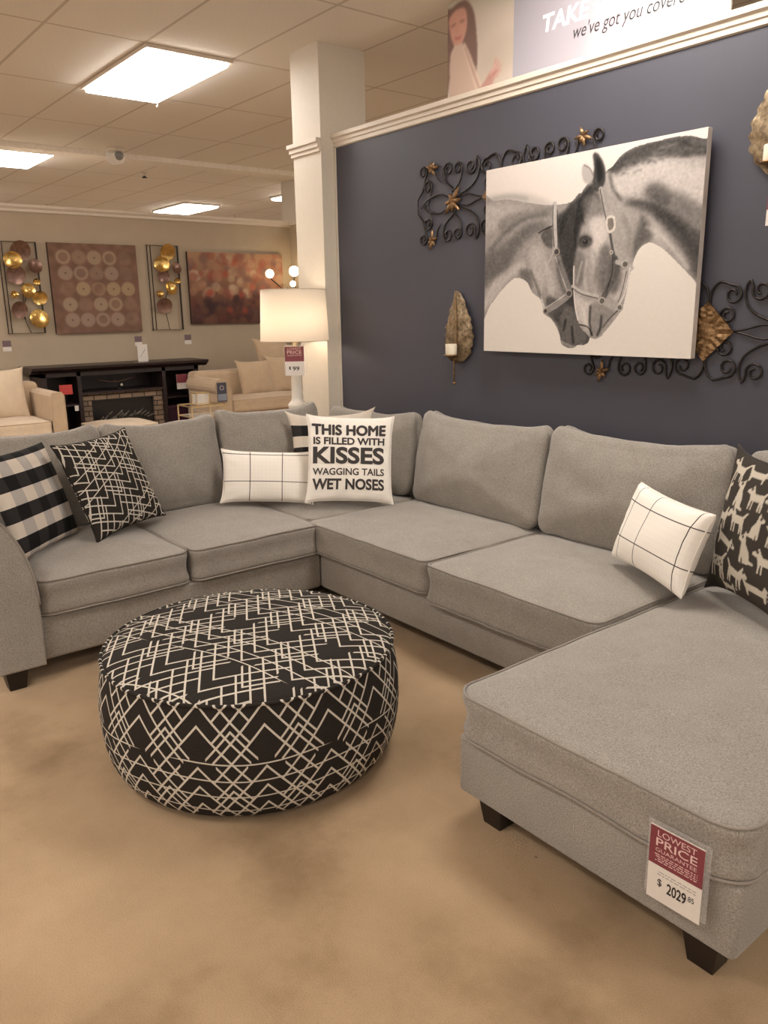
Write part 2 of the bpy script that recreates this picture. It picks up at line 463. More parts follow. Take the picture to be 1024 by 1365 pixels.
def lattice(name, uv_fn, scale=1.0, gaps=True):
    """woven charcoal cloth with off-white zigzag lines; uv_fn -> metric u, v"""
    m, nt, b = new_mat(name)
    u, v = uv_fn(nt)
    P, SL = 0.205*scale, 1.15
    wv = 0.0050*scale
    d1 = ((u/P+0.5).frac()-0.5).abs()*P             # distance to the nearest chevron axis
    d2 = (d1*-1)+P
    def lines(d, Sp, off): return (((v+d*SL+off)/Sp).frac()-0.5).abs().lt(wv/Sp)
    S1 = 0.066*scale
    a = lines(d1, S1, 0.0)
    c = lines(d2, S1, 0.0)*(d1.gt(0.22*P))          # neighbours overlap and cross between the axes
    e = lines(d2, S1*3, 0.03*scale)*(d1.gt(0.12*P))
    vb = v/(0.40*scale)+0.10
    band = (vb.frac()-0.5).abs().lt(0.24)
    bow = (u*(2*PI/(P*3))).sin()*0.010*scale
    h1 = (((v+bow)/(0.058*scale)+0.2).frac()-0.5).abs().lt(0.0024/0.058)*band
    drop = (((v+d1*SL)/(S1*4)+0.1).frac().lt(0.25))*(d1.lt(0.27*P))   # one chevron in four is left out
    line = (a*(1-drop) if gaps else a).max(c).max(e).max(h1)
    fn = noise_node(nt, coords(nt), 700, 1)
    dk = ramp(nt, fn, [(0.3, (0.016, 0.013, 0.011, 1)), (0.7, (0.034, 0.028, 0.023, 1))])
    lt = ramp(nt, fn, [(0.3, (0.47, 0.42, 0.35, 1)), (0.7, (0.66, 0.60, 0.51, 1))])
    nt.links.new(mix(nt, line, dk, lt), b.inputs['Base Color'])
    b.inputs['Roughness'].default_value = 0.9; b.inputs['Specular IOR Level'].default_value = 0.12
    bump(nt, b, line, 0.3, 0.0015)
    return m
OR = 0.52
def uv_side(nt):
    x, y, z = sep(nt, coords(nt)); return (y.atan2(x))*OR, z+0.012
def uv_top(nt):
    x, y, z = sep(nt, coords(nt)); return x+0.04, y*-1.0
def uv_pil(wm, hm):
    def f(nt):
        x, y, z = sep(nt, coords(nt, 'UV')); return x*wm, y*hm
    return f
LAT_SIDE = lattice('lattice_cloth_side', uv_side); LAT_TOP = lattice('lattice_cloth_top', uv_top)
LAT_PIL = lattice('lattice_cloth_pillow', lambda nt: (lambda p: (p[0]*0.87+p[1]*0.5, p[0]*0.5-p[1]*0.87))(uv_pil(0.5, 0.5)(nt)), 0.92, False)

def check_mat(name, stripes_only=False, nu=3.4, nv=3.4, pu=0.2, pv=0.32):
    m, nt, b = new_mat(name)
    x, y, z = sep(nt, coords(nt, 'UV'))
    h = (y*nv+pv).frac().gt(0.5); g = (x*nu+pu).frac().gt(0.5)
    light = mix(nt, g, (0.62, 0.54, 0.45, 1), (0.42, 0.38, 0.345, 1) if not stripes_only else (0.57, 0.5, 0.42, 1))
    dark = mix(nt, g, (0.030, 0.027, 0.026, 1), (0.014, 0.013, 0.013, 1))
    nt.links.new(mix(nt, h, light, dark), b.inputs['Base Color'])
    b.inputs['Roughness'].default_value = 0.92; b.inputs['Specular IOR Level'].default_value = 0.12
    bump(nt, b, noise_node(nt, coords(nt), 500, 1), 0.3, 0.001)
    return m
def plaid_mat(name, us, vs_, wu, wv):
    m, nt, b = new_mat(name)
    x, y, z = sep(nt, coords(nt, 'UV'))
    l = None
    for u in us:
        q = (x-u).abs().lt(wu); l = q if l is None else l.max(q)
    for v_ in vs_: l = l.max((y-v_).abs().lt(wv))
    faint = ((x*23).frac().lt(0.06)).max((y*13).frac().lt(0.06))
    base = mix(nt, faint, (0.86, 0.80, 0.72, 1), (0.80, 0.74, 0.655, 1))
    nt.links.new(mix(nt, l, base, (0.075, 0.062, 0.05, 1)), b.inputs['Base Color'])
    b.inputs['Roughness'].default_value = 0.9; b.inputs['Specular IOR Level'].default_value = 0.15
    return m
WHITECLOTH = fabric('white_cloth', (0.86, 0.80, 0.72), 0.04, 300, 0.1)

# ------------------------------------------------------------------ structure
def struct(name, mb, mat): return tag(mb.make(name, mat, world=True), kind='structure')
struct('floor', MB().box(-20, 5, -6, 15, -0.05, 0), CARPET).data
c = MB().box(-20, 5, -6, 15, CEIL, CEIL+0.05).make('ceiling', CEILM); tag(c, kind='structure')
WY = 3.30
struct('wall_right', MB().box(-4.62, 4.9, WY, WY+0.12, 0, 2.60), NAVY)
def moulding(prof, x0, x1): return MB().prism(prof, x0, x1, 'x')
struct('trim_1', moulding([(WY+.12, 2.585), (WY, 2.585), (WY-.012, 2.59), (WY-.012, 2.612), (WY-.02, 2.616), (WY-.02, 2.634), (WY-.034, 2.642), (WY-.034, 2.664), (WY-.028, 2.668), (WY+.12, 2.668)], -4.62, 4.9), TRIMW)
struct('trim_2', MB().box(-4.618, -4.606, WY-0.012, WY+0.002, 0, 2.585), PILLARW)
# square pillar at the wall's end with its moulding band
struct('wall_pillar', MB().box(-4.95, -4.62, 3.19, 3.56, 0, CEIL), PILLARW)
mb = MB()
for (o2, z0, z1) in ((.012, 2.56, 2.585), (.022, 2.585, 2.615), (.034, 2.615, 2.640)):
    mb.box(-4.95-o2, -4.625, 3.19-o2, 3.19, z0, z1); mb.box(-4.95-o2, -4.95, 3.19, 3.55, z0, z1)
struct('trim_3', mb, TRIMW)
FX = -9.05
struct('wall_far', MB().box(FX-.12, FX, -5.9, 5.85, 0, 2.60), TAUPE)
struct('trim_4', MB().prism([(FX-.13, 2.58), (FX+.015, 2.58), (FX+.015, 2.605), (FX+.035, 2.625), (FX+.035, 2.65), (FX-.13, 2.65)], -5.9, 5.85, 'y'), TRIMW)
struct('wall_return', MB().box(FX, -7.9, 5.73, 5.85, 0, 2.60), TAUPE)
struct('trim_5', MB().box(FX+.02, -7.9, 5.70, 5.86, 2.60, 2.65), TRIMW)
struct('wall_column', MB().box(-9.6, -9.2, 5.97, 6.4, 0, CEIL), PILLARW)
STOREW = plain('store_paint', (0.74, 0.70, 0.63, 1), 0.8, var=.02)
struct('trim_6', MB().box(-9.06, -8.82, -5.9, 14.9, CEIL-0.05, CEIL), plain('soffit_paint', (0.84, 0.77, 0.68, 1), 0.8))
for k, (x0, x1, y0, y1) in enumerate(((-4.6, 4.9, WY-.02, WY),)):
    struct('baseboard_right', MB().box(x0, x1, y0, y1, 0, 0.12), TRIMW)

# ceiling light panels
LIGHTS = [(-5.88, 2.64, 'bright square ceiling light panel nearest the white pillar'),
          (-9.45, 2.64, 'ceiling light panel cut by the left edge of the photo'),
          (-12.65, 6.05, 'small distant ceiling light panel above the taupe wall, left of the far column'),
          (-10.3, 6.88, 'tiny ceiling light panel half hidden by the far column'),
          (-2.22, 2.64, None), (-2.22, -1.02, None), (1.44, 2.64, None), (1.44, -1.02, None), (-5.88, -1.02, None), (-7.71, -1.02, None), (1.44, -4.0, None), (-2.22, -4.0, None), (-5.88, -4.0, None),  # unseen panels; the off-grid one is added to brighten the far wall
          (-5.88, 6.3, None), (-2.22, 6.3, None), (-12.65, 2.64, None)]
def light(x, y, label):
    t = thing('ceiling_light', label or 'unseen ceiling light panel outside the photo frame', 'ceiling light', (x, y, CEIL-0.02), 0,
              'recessed fluorescent ceiling panels')
    fr = MB()
    for a in ((-.61, .61, -.305, -.285), (-.61, .61, .285, .305), (-.61, -.59, -.285, .285), (.59, .61, -.285, .285)):
        fr.box(a[0], a[1], a[2], a[3], -0.004, 0.019)
    fr.make('frame', TRIMW, t)
    MB().box(-.588, .588, -.283, .283, -0.028, 0.012, .012, 2).make('diffuser', DIFF, t)
for L in LIGHTS: light(*L)
# little things on the ceiling
def sprinkler(x, y, label):
    t = thing('ceiling_sprinkler', label, 'sprinkler', (x, y, CEIL), 0, 'sprinkler heads on the ceiling')
    MB().lathe([(.04, 0), (.04, -.006), (.018, -.012), (.014, -.04)], 16).make('escutcheon', TRIMW, t, smooth=True)
    MB().lathe([(.012, -.04), (.03, -.055), (.032, -.06)], 16).make('deflector', IRON, t, smooth=True)
sprinkler(-9.85, 4.21, 'small dark sprinkler head beside the clear ceiling fixture')
sprinkler(-13.4, 4.13, 'small dark sprinkler head just above the wall trim at left')
sprinkler(-13.2, 7.24, 'small dark sprinkler head right of the distant light panel')
t = thing('security_fixture', 'clear plastic ceiling fixture with dark lens, left of the pillar', 'ceiling fixture', (-8.6, 3.38, CEIL-0.0))
MB().lathe([(.09, 0), (.09, -.03), (.07, -.04)], 24).make('mount', TRIMW, t, smooth=True)
MB().lathe([(.085, -.035), (.10, -.07), (.085, -.12), (.05, -.15), (.004, -.16)], 24).make('dome', GLASS, t, smooth=True)
MB().lathe([(.035, -.04), (.045, -.07), (.03, -.11), (.004, -.12)], 16, (.03, .03, 0)).make('lens', IRON, t, smooth=True)
t = thing('ceiling_hook', 'small white hook hanging at corner of the nearest light panel', 'hook', (-6.50, 2.93, CEIL))
MB().tube([(0, 0, 0), (0, 0, -.03), (.012, 0, -.045), (.012, 0, -.06), (0, 0, -.066), (-.008, 0, -.055)], .004).make('hook', WHITE, t)

# ------------------------------------------------------------------ sectional sofa
sofa = thing('sectional_sofa', 'large grey U-shaped sectional sofa with chaise in front of navy wall', 'sofa', (-2.8, 2.6, 0))
def base(x0, x1, y0, y1, z0=.088, z1=.29): MB().box(x0, x1, y0, y1, z0, z1, 0.018, 3).make('base', SOFA, sofa, smooth=True, world=True)
base(-4.48, -3.455, .80, 2.30); base(-4.48, -3.46, 2.30, 3.24); base(-3.46, -1.62, 2.295, 3.24); base(-1.605, -.70, 1.552, 3.24, .085, .285)
MB().box(-4.50, -4.34, .70, 3.26, .088, .86, .04, 4).make('backrest', SOFA, sofa, smooth=True, world=True)
MB().box(-4.34, -.68, 3.12, 3.26, .088, .86, .04, 4).make('backrest', SOFA, sofa, smooth=True, world=True)
# flared arm: profile in y-z, scooped towards the front
prof = [(.835, .088), (.838, .30), (.832, .44), (.815, .54), (.785, .63), (.75, .70), (.715, .745), (.67, .76), (.62, .745), (.585, .70), (.575, .64), (.60, .54), (.625, .40), (.64, .25), (.645, .088)]
pp = [(p.x, p.y) for p in catmull([(a, b_, 0) for a, b_ in prof[1:]], 4)]+[(.835, .088)]
arm = MB().prism(pp, -4.46, -3.405, 'x', 0.012).make('arm', SOFA, sofa, world=True)
MB().tube([(-3.409, y-.0+(0.006 if y > .7 else -0.006)*0, z) for y, z in pp[2:-6]], .005, 6).make('piping', SOFA_PIPE, arm, smooth=True, world=True)

def seat(cx0, cx1, cy0, cy1, z0, z1, crown=.035, rc=.05, seed=0, side=.008):
    M = Matrix.Translation(((cx0+cx1)/2, (cy0+cy1)/2, (z0+z1)/2))
    return add_cushion('seat_cushion', M, SOFA, sofa, SOFA_PIPE, w=cx1-cx0, d=cy1-cy0, t=z1-z0, rc=rc, er=.022, crown=crown, side=side, seed=seed, wob=.005)
seat(-4.32, -3.435, .845, 1.545, .292, .452, seed=1)
seat(-4.32, -3.425, 1.550, 2.285, .292, .452, seed=2)
seat(-4.32, -3.54, 2.29, 3.05, .292, .452, .02, seed=3)
seat(-3.535, -2.56, 2.258, 3.08, .292, .455, seed=4)
seat(-2.552, -1.618, 2.24, 3.08, .275, .452, seed=5)
seat(-1.612, -.690, 1.528, 3.08, .287, .435, .032, .085, seed=6)

def backc(cx, cy, a, w_, h, t_, lean, zb=.455, seed=0, sagt=.02, ear=.03, roll_=0.0, pipe=True, skew=0.0):
    """loose back cushion standing on the seat: a = direction angle of its right vector"""
    def df(v):
        x, y, z = v; s = x/(w_/2); q = (y/h+0.5)
        th = 0.72+0.28*min(1, (1-q)*1.6)          # slimmer at the top
        z = z*th
        y = y-sagt*(1-s*s)*q*q + ear*abs(s)**5*max(0, q-.5)*2
        x = x*(1-0.03*q)+skew*q
        z = z-0.02*abs(s)**4*q
        return Vector((x, y, z))
    M0 = pose((cx, cy, 0), a, lean, roll_)
    up = Vector((M0[0][1], M0[1][1], M0[2][1]))
    c_ = Vector((cx, cy, zb))+up*(h/2)
    M = pose(c_, a, lean, roll_)
    return add_cushion('back_cushion', M, SOFA, sofa, None, w=w_, d=h, t=t_, rc=.07, er=.045, crown=.045, crownb=.02, side=.012, seed=seed, wob=.011, deform=df)
backc(-4.235, 1.13, PI/2, .66, .53, .15, .10, seed=11)
backc(-4.235, 1.79, PI/2, .70, .52, .15, .10, seed=12)
backc(-4.20, 2.48, PI/2-.10, .68, .53, .15, .10, seed=13, ear=.05)
backc(-3.93, 3.00, .18, .74, .50, .15, .10, seed=14, ear=.02)
backc(-3.03, 3.035, 0, .96, .52, .15, .12, seed=15)
backc(-2.07, 3.035, 0, .96, .53, .15, .12, seed=16, ear=.04)
backc(-1.10, 3.035, 0, .93, .53, .15, .12, seed=17)
def sofa_leg(x, y, h=.09, parent=sofa, s0=.033, s1=.046, dx=0, dy=0):
    MB().add([(x-s0+dx, y-s0+dy, 0), (x+s0+dx, y-s0+dy, 0), (x+s0+dx, y+s0+dy, 0), (x-s0+dx, y+s0+dy, 0), (x-s1, y-s1, h), (x+s1, y-s1, h), (x+s1, y+s1, h), (x-s1, y+s1, h)],
             [(3, 2, 1, 0), (4, 5, 6, 7), (0, 1, 5, 4), (1, 2, 6, 5), (2, 3, 7, 6), (3, 0, 4, 7)]).make('leg', DARKLEG, parent, world=True)
for x, y in ((-1.49, 1.62), (-.79, 1.61), (-1.5, 3.1), (-.8, 3.1), (-3.47, .715), (-4.4, .76), (-4.4, 3.15), (-3.52, 2.24)): sofa_leg(x, y)

# ------------------------------------------------------------------ round ottoman
ott = thing('round_ottoman', 'round charcoal ottoman with white geometric lattice pattern on the carpet', 'ottoman', (-2.40, 1.28, 0), 0.35)
prof = [(.455, .004), (.49, .03), (.513, .075), (.527, .14), (.532, .21), (.530, .28), (.522, .345), (.511, .395), (.507, .412)]
pv = catmull([(a, b_, 0) for a, b_ in prof], 4)
mb = MB().lathe([(.30, .004)]+[(p.x, p.y) for p in pv], 96, caps=False); mb.make('side_panel', LAT_SIDE, ott, smooth=True)
tp = catmull([(a, b_, 0) for a, b_ in [(.507, .412), (.49, .424), (.45, .436), (.37, .450), (.25, .460), (.12, .465), (.004, .466)]], 4)
MB().lathe([(p.x, p.y) for p in tp], 96, caps=False).make('top_panel', LAT_TOP, ott, smooth=True)
MB().tube([(.511*math.cos(k*PI/60), .511*math.sin(k*PI/60), .413) for k in range(120)], .006, 8, True).make('piping', LAT_SIDE, ott, smooth=True)
# ------------------------------------------------------------------ throw pillows
def throw(name, label, w_, h_, c, a, b_, g, mat, pipe_mat=None, d=.13, seed=0, N=40, group=None, pr=.004, **kw):
    t = thing(name, label, 'pillow', (c[0], c[1], c[2]-h_/2), 0, group)
    V, F, UV, seam, surf = pillow_geo(w_, h_, d, N, seed=seed, **kw)
    M = pose(c, a, b_, g)
    o = mesh_obj('cover', V, F, mat, t, M, True, UV)
    if pipe_mat: MB().tube(seam, pr, 6, True).make('piping', pipe_mat, t, M, True)
    return t, o, M, surf, (V, UV)
CHK = check_mat('buffalo_check')
STR = check_mat('stripe_check', True, 1.6, 3.4, .3, .09)
throw('throw_pillow', 'black and white buffalo check pillow in the left corner by the sofa arm', .48, .48, (-3.905, .985, .715), 2.317, .30, 0, CHK, seed=1, pinch=.04, ear=.0)
throw('throw_pillow', 'black square pillow with white lattice lines leaning on left seat', .49, .49, (-3.965, 1.385, .725), 2.036, .43, .035, LAT_PIL, LAT_PIL, seed=2, pinch=.05, ear=.01)
throw('throw_pillow', 'black and white striped pillow standing behind the white text pillow', .49, .46, (-3.895, 2.70, .735), .944, .33, .025, STR, seed=5, d=.11)
PL1 = plaid_mat('windowpane_plaid', (.30, .665, .985), (.385, .94), .0045, .0075)
throw('lumbar_pillow', 'white rectangular pillow with thin black grid lines beside text pillow', .505, .285, (-3.93, 2.27, .635), 1.069, .31, -.07, PL1, WHITECLOTH, d=.12, seed=3, pinch=.03, ear=-.012)
PL2 = plaid_mat('windowpane_plaid_large', (.14, .42, .93), (.31, .79), .0045, .0065)
throw('lumbar_pillow', 'white rectangular pillow with thin black grid lines leaning on dog pillow', .47, .33, (-1.697, 2.735, .665), -.374, .32, -.062, PL2, PL2, d=.15, seed=4, pinch=.08, ear=.0, power=.34)
t, o, M, surf, _ = throw('throw_pillow', 'white pillow printed THIS HOME IS FILLED WITH KISSES in dark letters', .475, .475, (-3.605, 2.62, .735), 1.02, .26, -.06, WHITECLOTH, WHITECLOTH, seed=6, d=.12, pinch=.03, ear=-.012)
ROWS = [('THIS HOME', .045, .915, .785, .905), ('IS FILLED WITH', .05, .91, .665, .755), ('KISSES', .045, .91, .435, .640), ('WAGGING TAILS', .045, .91, .300, .385), ('WET NOSES', .045, .91, .125, .260)]
for body, x0, x1, y0, y1 in ROWS:
    V, F = fit_text(body, -1+2*x0, -1+2*x1, -1+2*y0, -1+2*y1, 0.0 if 'HOME' in body else (.02 if 'G' in body else .035))
    if 'HOME' in body:      # thicken by close overprints, as a hand-cut stencil would
        V0, F0, n0 = [v.copy() for v in V], list(F), len(V)
        for q, (dx, dy) in enumerate(((.016, 0), (-.016, 0), (0, .016), (0, -.016), (.012, .012), (-.012, -.012))):
            V = V+[v+Vector((dx, dy, 0)) for v in V0]; F = F+[tuple(i+n0*(q+1) for i in f) for f in F0]
    bm = bmesh.new(); vv = [bm.verts.new(v) for v in V]
    for f in F:
        try: bm.faces.new([vv[i] for i in f])
        except ValueError: pass
    bmesh.ops.triangulate(bm, faces=bm.faces[:])
    for _ in range(3):
        ee = [e for e in bm.edges if e.calc_length() > .06]
        if not ee: break
        bmesh.ops.subdivide_edges(bm, edges=ee, cuts=1); bmesh.ops.triangulate(bm, faces=[f for f in bm.faces if len(f.verts) > 3])
    for v in bm.verts:
        p = surf(v.co.x, v.co.y, 1); v.co = p+Vector((0, 0, .0022))
    m2 = MB().bm(bm); m2.make('printed_letters', INKSOFT, t, M)

# dog print pillow
DP = Paint(1, 1, 230, 230, (62, 56, 50))
LTD = (196, 186, 170)
def dog(cx, cy, s, kind, flip=False, rot=0.0, spots=False):
    def T(p):
        x, y = p; x = -x if flip else x
        c_, s_ = math.cos(rot), math.sin(rot)
        return (cx+s*(x*c_-y*s_), cy+s*(x*s_+y*c_))
    if kind == 0:    # standing dog
        pts = [(-.5, -.15), (-.75, -.42), (-.62, -.42), (-.38, -.22), (.2, -.2), (.38, -.42), (.48, -.55), (.55, -.42), (.85, -.30), (.83, -.18), (.55, -.14), (.45, .05), (.42, .5), (.34, .5), (.30, .12), (.22, .10), (.2, .5), (.12, .5), (.12, .12), (-.25, .12), (-.3, .5), (-.38, .5), (-.4, .15), (-.48, .5), (-.56, .5), (-.52, .05)]
    elif kind == 1:  # sitting dog
        pts = [(-.35, .45), (-.7, .40), (-.65, .33), (-.42, .30), (-.35, 0), (-.1, -.3), (-.05, -.55), (.02, -.75), (.12, -.6), (.4, -.48), (.4, -.36), (.18, -.3), (.18, 0), (.22, .45), (.1, .5), (.05, .2), (-.02, .48)]
    else:            # long low dog
        pts = [(-.8, -.1), (-.98, -.35), (-.88, -.36), (-.65, -.15), (.35, -.12), (.5, -.34), (.62, -.22), (.92, -.12), (.9, 0), (.55, .02), (.5, .3), (.42, .3), (.38, .12), (-.5, .14), (-.55, .34), (-.63, .34), (-.68, .1)]
    pts = [T(p) for p in pts]
    DP.poly(pts, LTD, 0, 1, smooth=False)
    if spots:
        for q in ((-.3, -.05), (-.1, .02), (.1, -.08), (.3, -.02), (.0, -.12), (-.4, .04), (.5, -.32)):
            x, y = T(q); DP.disc(x, y, .035*s*1.3, (62, 56, 50))
    else:
        x, y = T((.55, -.36) if kind == 0 else ((.15, -.5) if kind == 1 else (.66, -.1))); DP.disc(x, y, .012, (62, 56, 50))
for args in ((.20, .10, .13, 0, True), (.47, .09, .14, 2), (.75, .10, .13, 0), (.13, .27, .12, 1), (.33, .27, .15, 1, True, .2), (.57, .25, .14, 0, True), (.82, .27, .14, 2, True, .1),
             (.16, .46, .14, 0), (.42, .44, .15, 0, True), (.68, .45, .13, 1), (.88, .47, .13, 0), (.30, .62, .15, 2, False, .25), (.58, .63, .16, 1, True), (.83, .66, .14, 0, True),
             (.20, .80, .19, 0, True, 0, True), (.50, .83, .15, 0, False, .2), (.76, .87, .15, 2), (.08, .63, .10, 1), (.40, .95, .10, 2), (.95, .85, .1, 1)):
    dog(args[0], args[1], args[2]*1.2, *args[3:])
V, F, UV, seam, surf = pillow_geo(.52, .52, .16, 150, .06, .03, seed=8)
t = thing('throw_pillow', 'charcoal pillow printed with pale dogs at the right photo edge', 'pillow', (-1.335, 2.80, .49))
M = pose((-1.318, 2.775, .752), -.594, .17, .044)
o = mesh_obj('cover', V, F, PRINT, t, M, True, UV)
C_ = DP.colours(); uu = np.array(UV)
ix = np.clip(uu[:, 0]*229, 0, 228.999); iy = np.clip((1-uu[:, 1])*229, 0, 228.999)
i0 = ix.astype(int); j0 = iy.astype(int); fx = (ix-i0)[:, None]; fy = (iy-j0)[:, None]
set_colours(o.data, C_[j0, i0]*(1-fx)*(1-fy)+C_[j0, i0+1]*fx*(1-fy)+C_[j0+1, i0]*(1-fx)*fy+C_[j0+1, i0+1]*fx*fy)
MB().tube(seam, .004, 6, True).make('piping', INKSOFT, t, M, True)

# ------------------------------------------------------------------ price tags
def small_lines(x0, x1, y0, n, dy, hgt=.0022, seed=0):
    m_ = MB(); rr = random.Random(seed)
    for k in range(n):
        x = x0+rr.random()*.01
        while x < x1:
            L = .004+rr.random()*.010; m_.box(x, min(x+L, x1), y0-k*dy-hgt/2, y0-k*dy+hgt/2, .0008, .0011); x += L+.003
    return m_
def price_tag(label, M, w_, h_, price, cents, loc, small=False, dollar='$', sleeve=True, group='burgundy and white price tags'):
    t = thing('price_tag', label, 'price tag', loc, 0, None)
    MB().box(-w_/2, w_/2, -h_/2, h_/2, -.0005, .0006).make('card', PAPERW, t, M)
    MB().box(-w_/2, w_/2, -h_*.02, h_/2-h_*.015, .0006, .0010).make('red_panel', RED, t, M)
    s = w_/.14
    for body, x0, x1, y0, y1, off in (('LOWEST', -.36, .36, .37, .45, 0), ('PRICE', -.38, .38, .24, .35, .008), ('GUARANTEE', -.38, .38, .165, .215, 0)):
        V, F = fit_text(body, x0*w_, x1*w_, y0*h_, y1*h_, off)
        MB().add([v+Vector((0, 0, .0014)) for v in V], F).make('lettering', PINKINK, t, M)
    if not small:
        Ms = M
        small_lines(-.40*w_, .40*w_, .125*h_, 4, .028*h_, seed=1).make('fine_print', PINKINK, t, Ms)
        small_lines(-.36*w_, .40*w_, -.10*h_, 2, .035*h_, seed=2).make('fine_print', GREYINK, t, Ms)
    for body, x0, x1, y0, y1, off in ((dollar, -.30, -.22, -.30, -.19, .01), (price, -.12, .24, -.34, -.19, .02), (cents, .27, .38, -.27, -.20, .0)):
        if not body: continue
        V, F = fit_text(body, x0*w_, x1*w_, y0*h_, y1*h_, off)
        MB().add([v+Vector((0, 0, .0014)) for v in V], F).make('lettering', INK, t, M)
    if sleeve:
        MB().box(-w_/2-.006, w_/2+.014, -h_/2+.01, h_/2+.012, -.0018, -.0008).make('sleeve', SLEEVE, t, M)
    return t
price_tag('burgundy and white price tag reading 2029 on the chaise front corner', pose((-.838, 1.513, .268), 0.02, 0.0, 0.0), .137, .198, '2029', '85', (-.838, 1.513, .17))

# ------------------------------------------------------------------ horse canvas
CW, CH, CT = 1.245, .925, .034
HP = Paint(975, 790, 400, 300, (213, 204, 194))
# trace units: measured on the photograph, unwarped to the flat picture
src = [(33, 215), (968, 28), (922, 1010), (33, 990)]; dst = [(0, 0), (975, 0), (975, 790), (0, 790)]
A_ = []; B_ = []
for (x, y), (u, v_) in zip(src, dst):
    A_ += [[x, y, 1, 0, 0, 0, -u*x, -u*y], [0, 0, 0, x, y, 1, -v_*x, -v_*y]]; B_ += [u, v_]
Hm = np.append(np.linalg.solve(np.array(A_, float), np.array(B_, float)), 1).reshape(3, 3)
def T(pts):
    o2 = []
    for x, y in pts:
        q = Hm@np.array([x, y, 1.0]); o2.append((q[0]/q[2], q[1]/q[2]))
    return o2
def tone(g): return max(18, min(238, (g-118)*1.38+112))
def hp(pts, g, soft=0, al=1, clip=None, smooth=True):
    g = tone(g); c_ = (g, g*.95, g*.915); return HP.poly(T(pts), c_, soft, al, smooth, clip)
def hs(pts, wd, g, soft=0, al=1, clip=None):
    g = tone(g); c_ = (g, g*.955, g*.92); return HP.stroke(T(pts), wd, c_, soft, al, True, clip)
hp([(-60, 120), (200, 90), (500, 60), (480, 300), (300, 340), (100, 320), (-60, 340)], 190, 30, .75)
hp([(30, 330), (90, 316), (200, 312), (300, 345), (330, 390), (100, 430), (30, 400)], 160, 10, .6)
LH = [(10, 360), (70, 345), (130, 338), (210, 350), (290, 360), (350, 356), (400, 345), (440, 310), (490, 400), (500, 600), (500, 800), (490, 930), (465, 958), (440, 958), (425, 970), (400, 972), (370, 955), (360, 915), (345, 880), (320, 845), (295, 825), (275, 765), (240, 735), (215, 690), (180, 673), (150, 682), (100, 735), (60, 790), (10, 850)]
mL = hp(LH, 142, 1.2)
hp([(10, 380), (120, 360), (260, 380), (310, 420), (200, 440), (60, 470), (10, 520)], 172, 14, .6, mL)
hp([(10, 600), (60, 560), (130, 520), (210, 440), (290, 430), (300, 460), (230, 490), (170, 560), (130, 640), (60, 690), (10, 720)], 96, 14, .7, mL)
hp([(90, 430), (180, 385), (300, 372), (320, 395), (210, 425), (110, 480)], 112, 10, .6, mL)
hp([(60, 700), (130, 640), (190, 600), (210, 640), (140, 680), (60, 790), (20, 820)], 178, 8, .6, mL)
hp([(225, 560), (260, 530), (290, 560), (290, 700), (270, 730), (235, 690)], 168, 12, .7, mL)
hp([(180, 640), (225, 640), (240, 720), (200, 690)], 100, 8, .7, mL)
hp([(335, 420), (380, 380), (420, 330), (480, 300), (500, 700), (500, 900), (470, 960), (400, 970), (362, 930), (355, 880), (330, 840), (370, 780), (400, 720), (370, 620), (350, 560)], 74, 7, .95, mL)
hp([(360, 800), (400, 790), (460, 850), (480, 940), (410, 968), (365, 920)], 112, 8, .8, mL)
hs([(385, 850), (378, 895)], 10, 60, 3, .8, mL); hs([(412, 880), (420, 950)], 8, 50, 3, .8, mL); hs([(370, 945), (420, 968), (455, 958)], 8, 170, 3, .7, mL)
hp([(272, 490), (300, 455), (318, 460), (322, 520), (318, 545), (290, 530)], 92, 3, .9, mL)
hs([(318, 450), (285, 465), (262, 480)], 5, 50, 1, .8, mL)
hp([(290, 600), (320, 640), (340, 720), (320, 745), (300, 700)], 170, 6, .6, mL)
hp([(300, 760), (340, 760), (380, 790), (350, 850), (310, 830)], 88, 6, .8, mL)
hs([(328, 355), (330, 450), (338, 540)], 20, 165, 1, .95); hs([(322, 360), (322, 440), (330, 540)], 3, 40, 0, .9); hs([(340, 380), (345, 540)], 3, 60, 0, .7)
hs([(345, 575), (372, 650), (400, 720)], 20, 120, 1, .95); hs([(337, 580), (362, 655), (388, 722)], 3, 190, 0, .8)
hs([(400, 742), (355, 780), (298, 815)], 24, 135, 1, .95); hs([(390, 735), (350, 765), (298, 800)], 3, 200, 0, .8)
hs([(326, 540), (322, 570), (300, 620), (282, 680), (278, 765)], 5, 165, 0, .9); hs([(281, 765), (292, 800)], 5, 190, 0, .9)
for (x, y, r_) in ((341, 560, 17), (398, 738, 17), (298, 815, 14)):
    q = T([(x, y)])[0]; HP.disc(q[0], q[1], r_*.95, (70, 64, 60), 1); HP.disc(q[0]-1, q[1]-1, r_*.9, (176, 167, 158), 1, .85, ring=4)
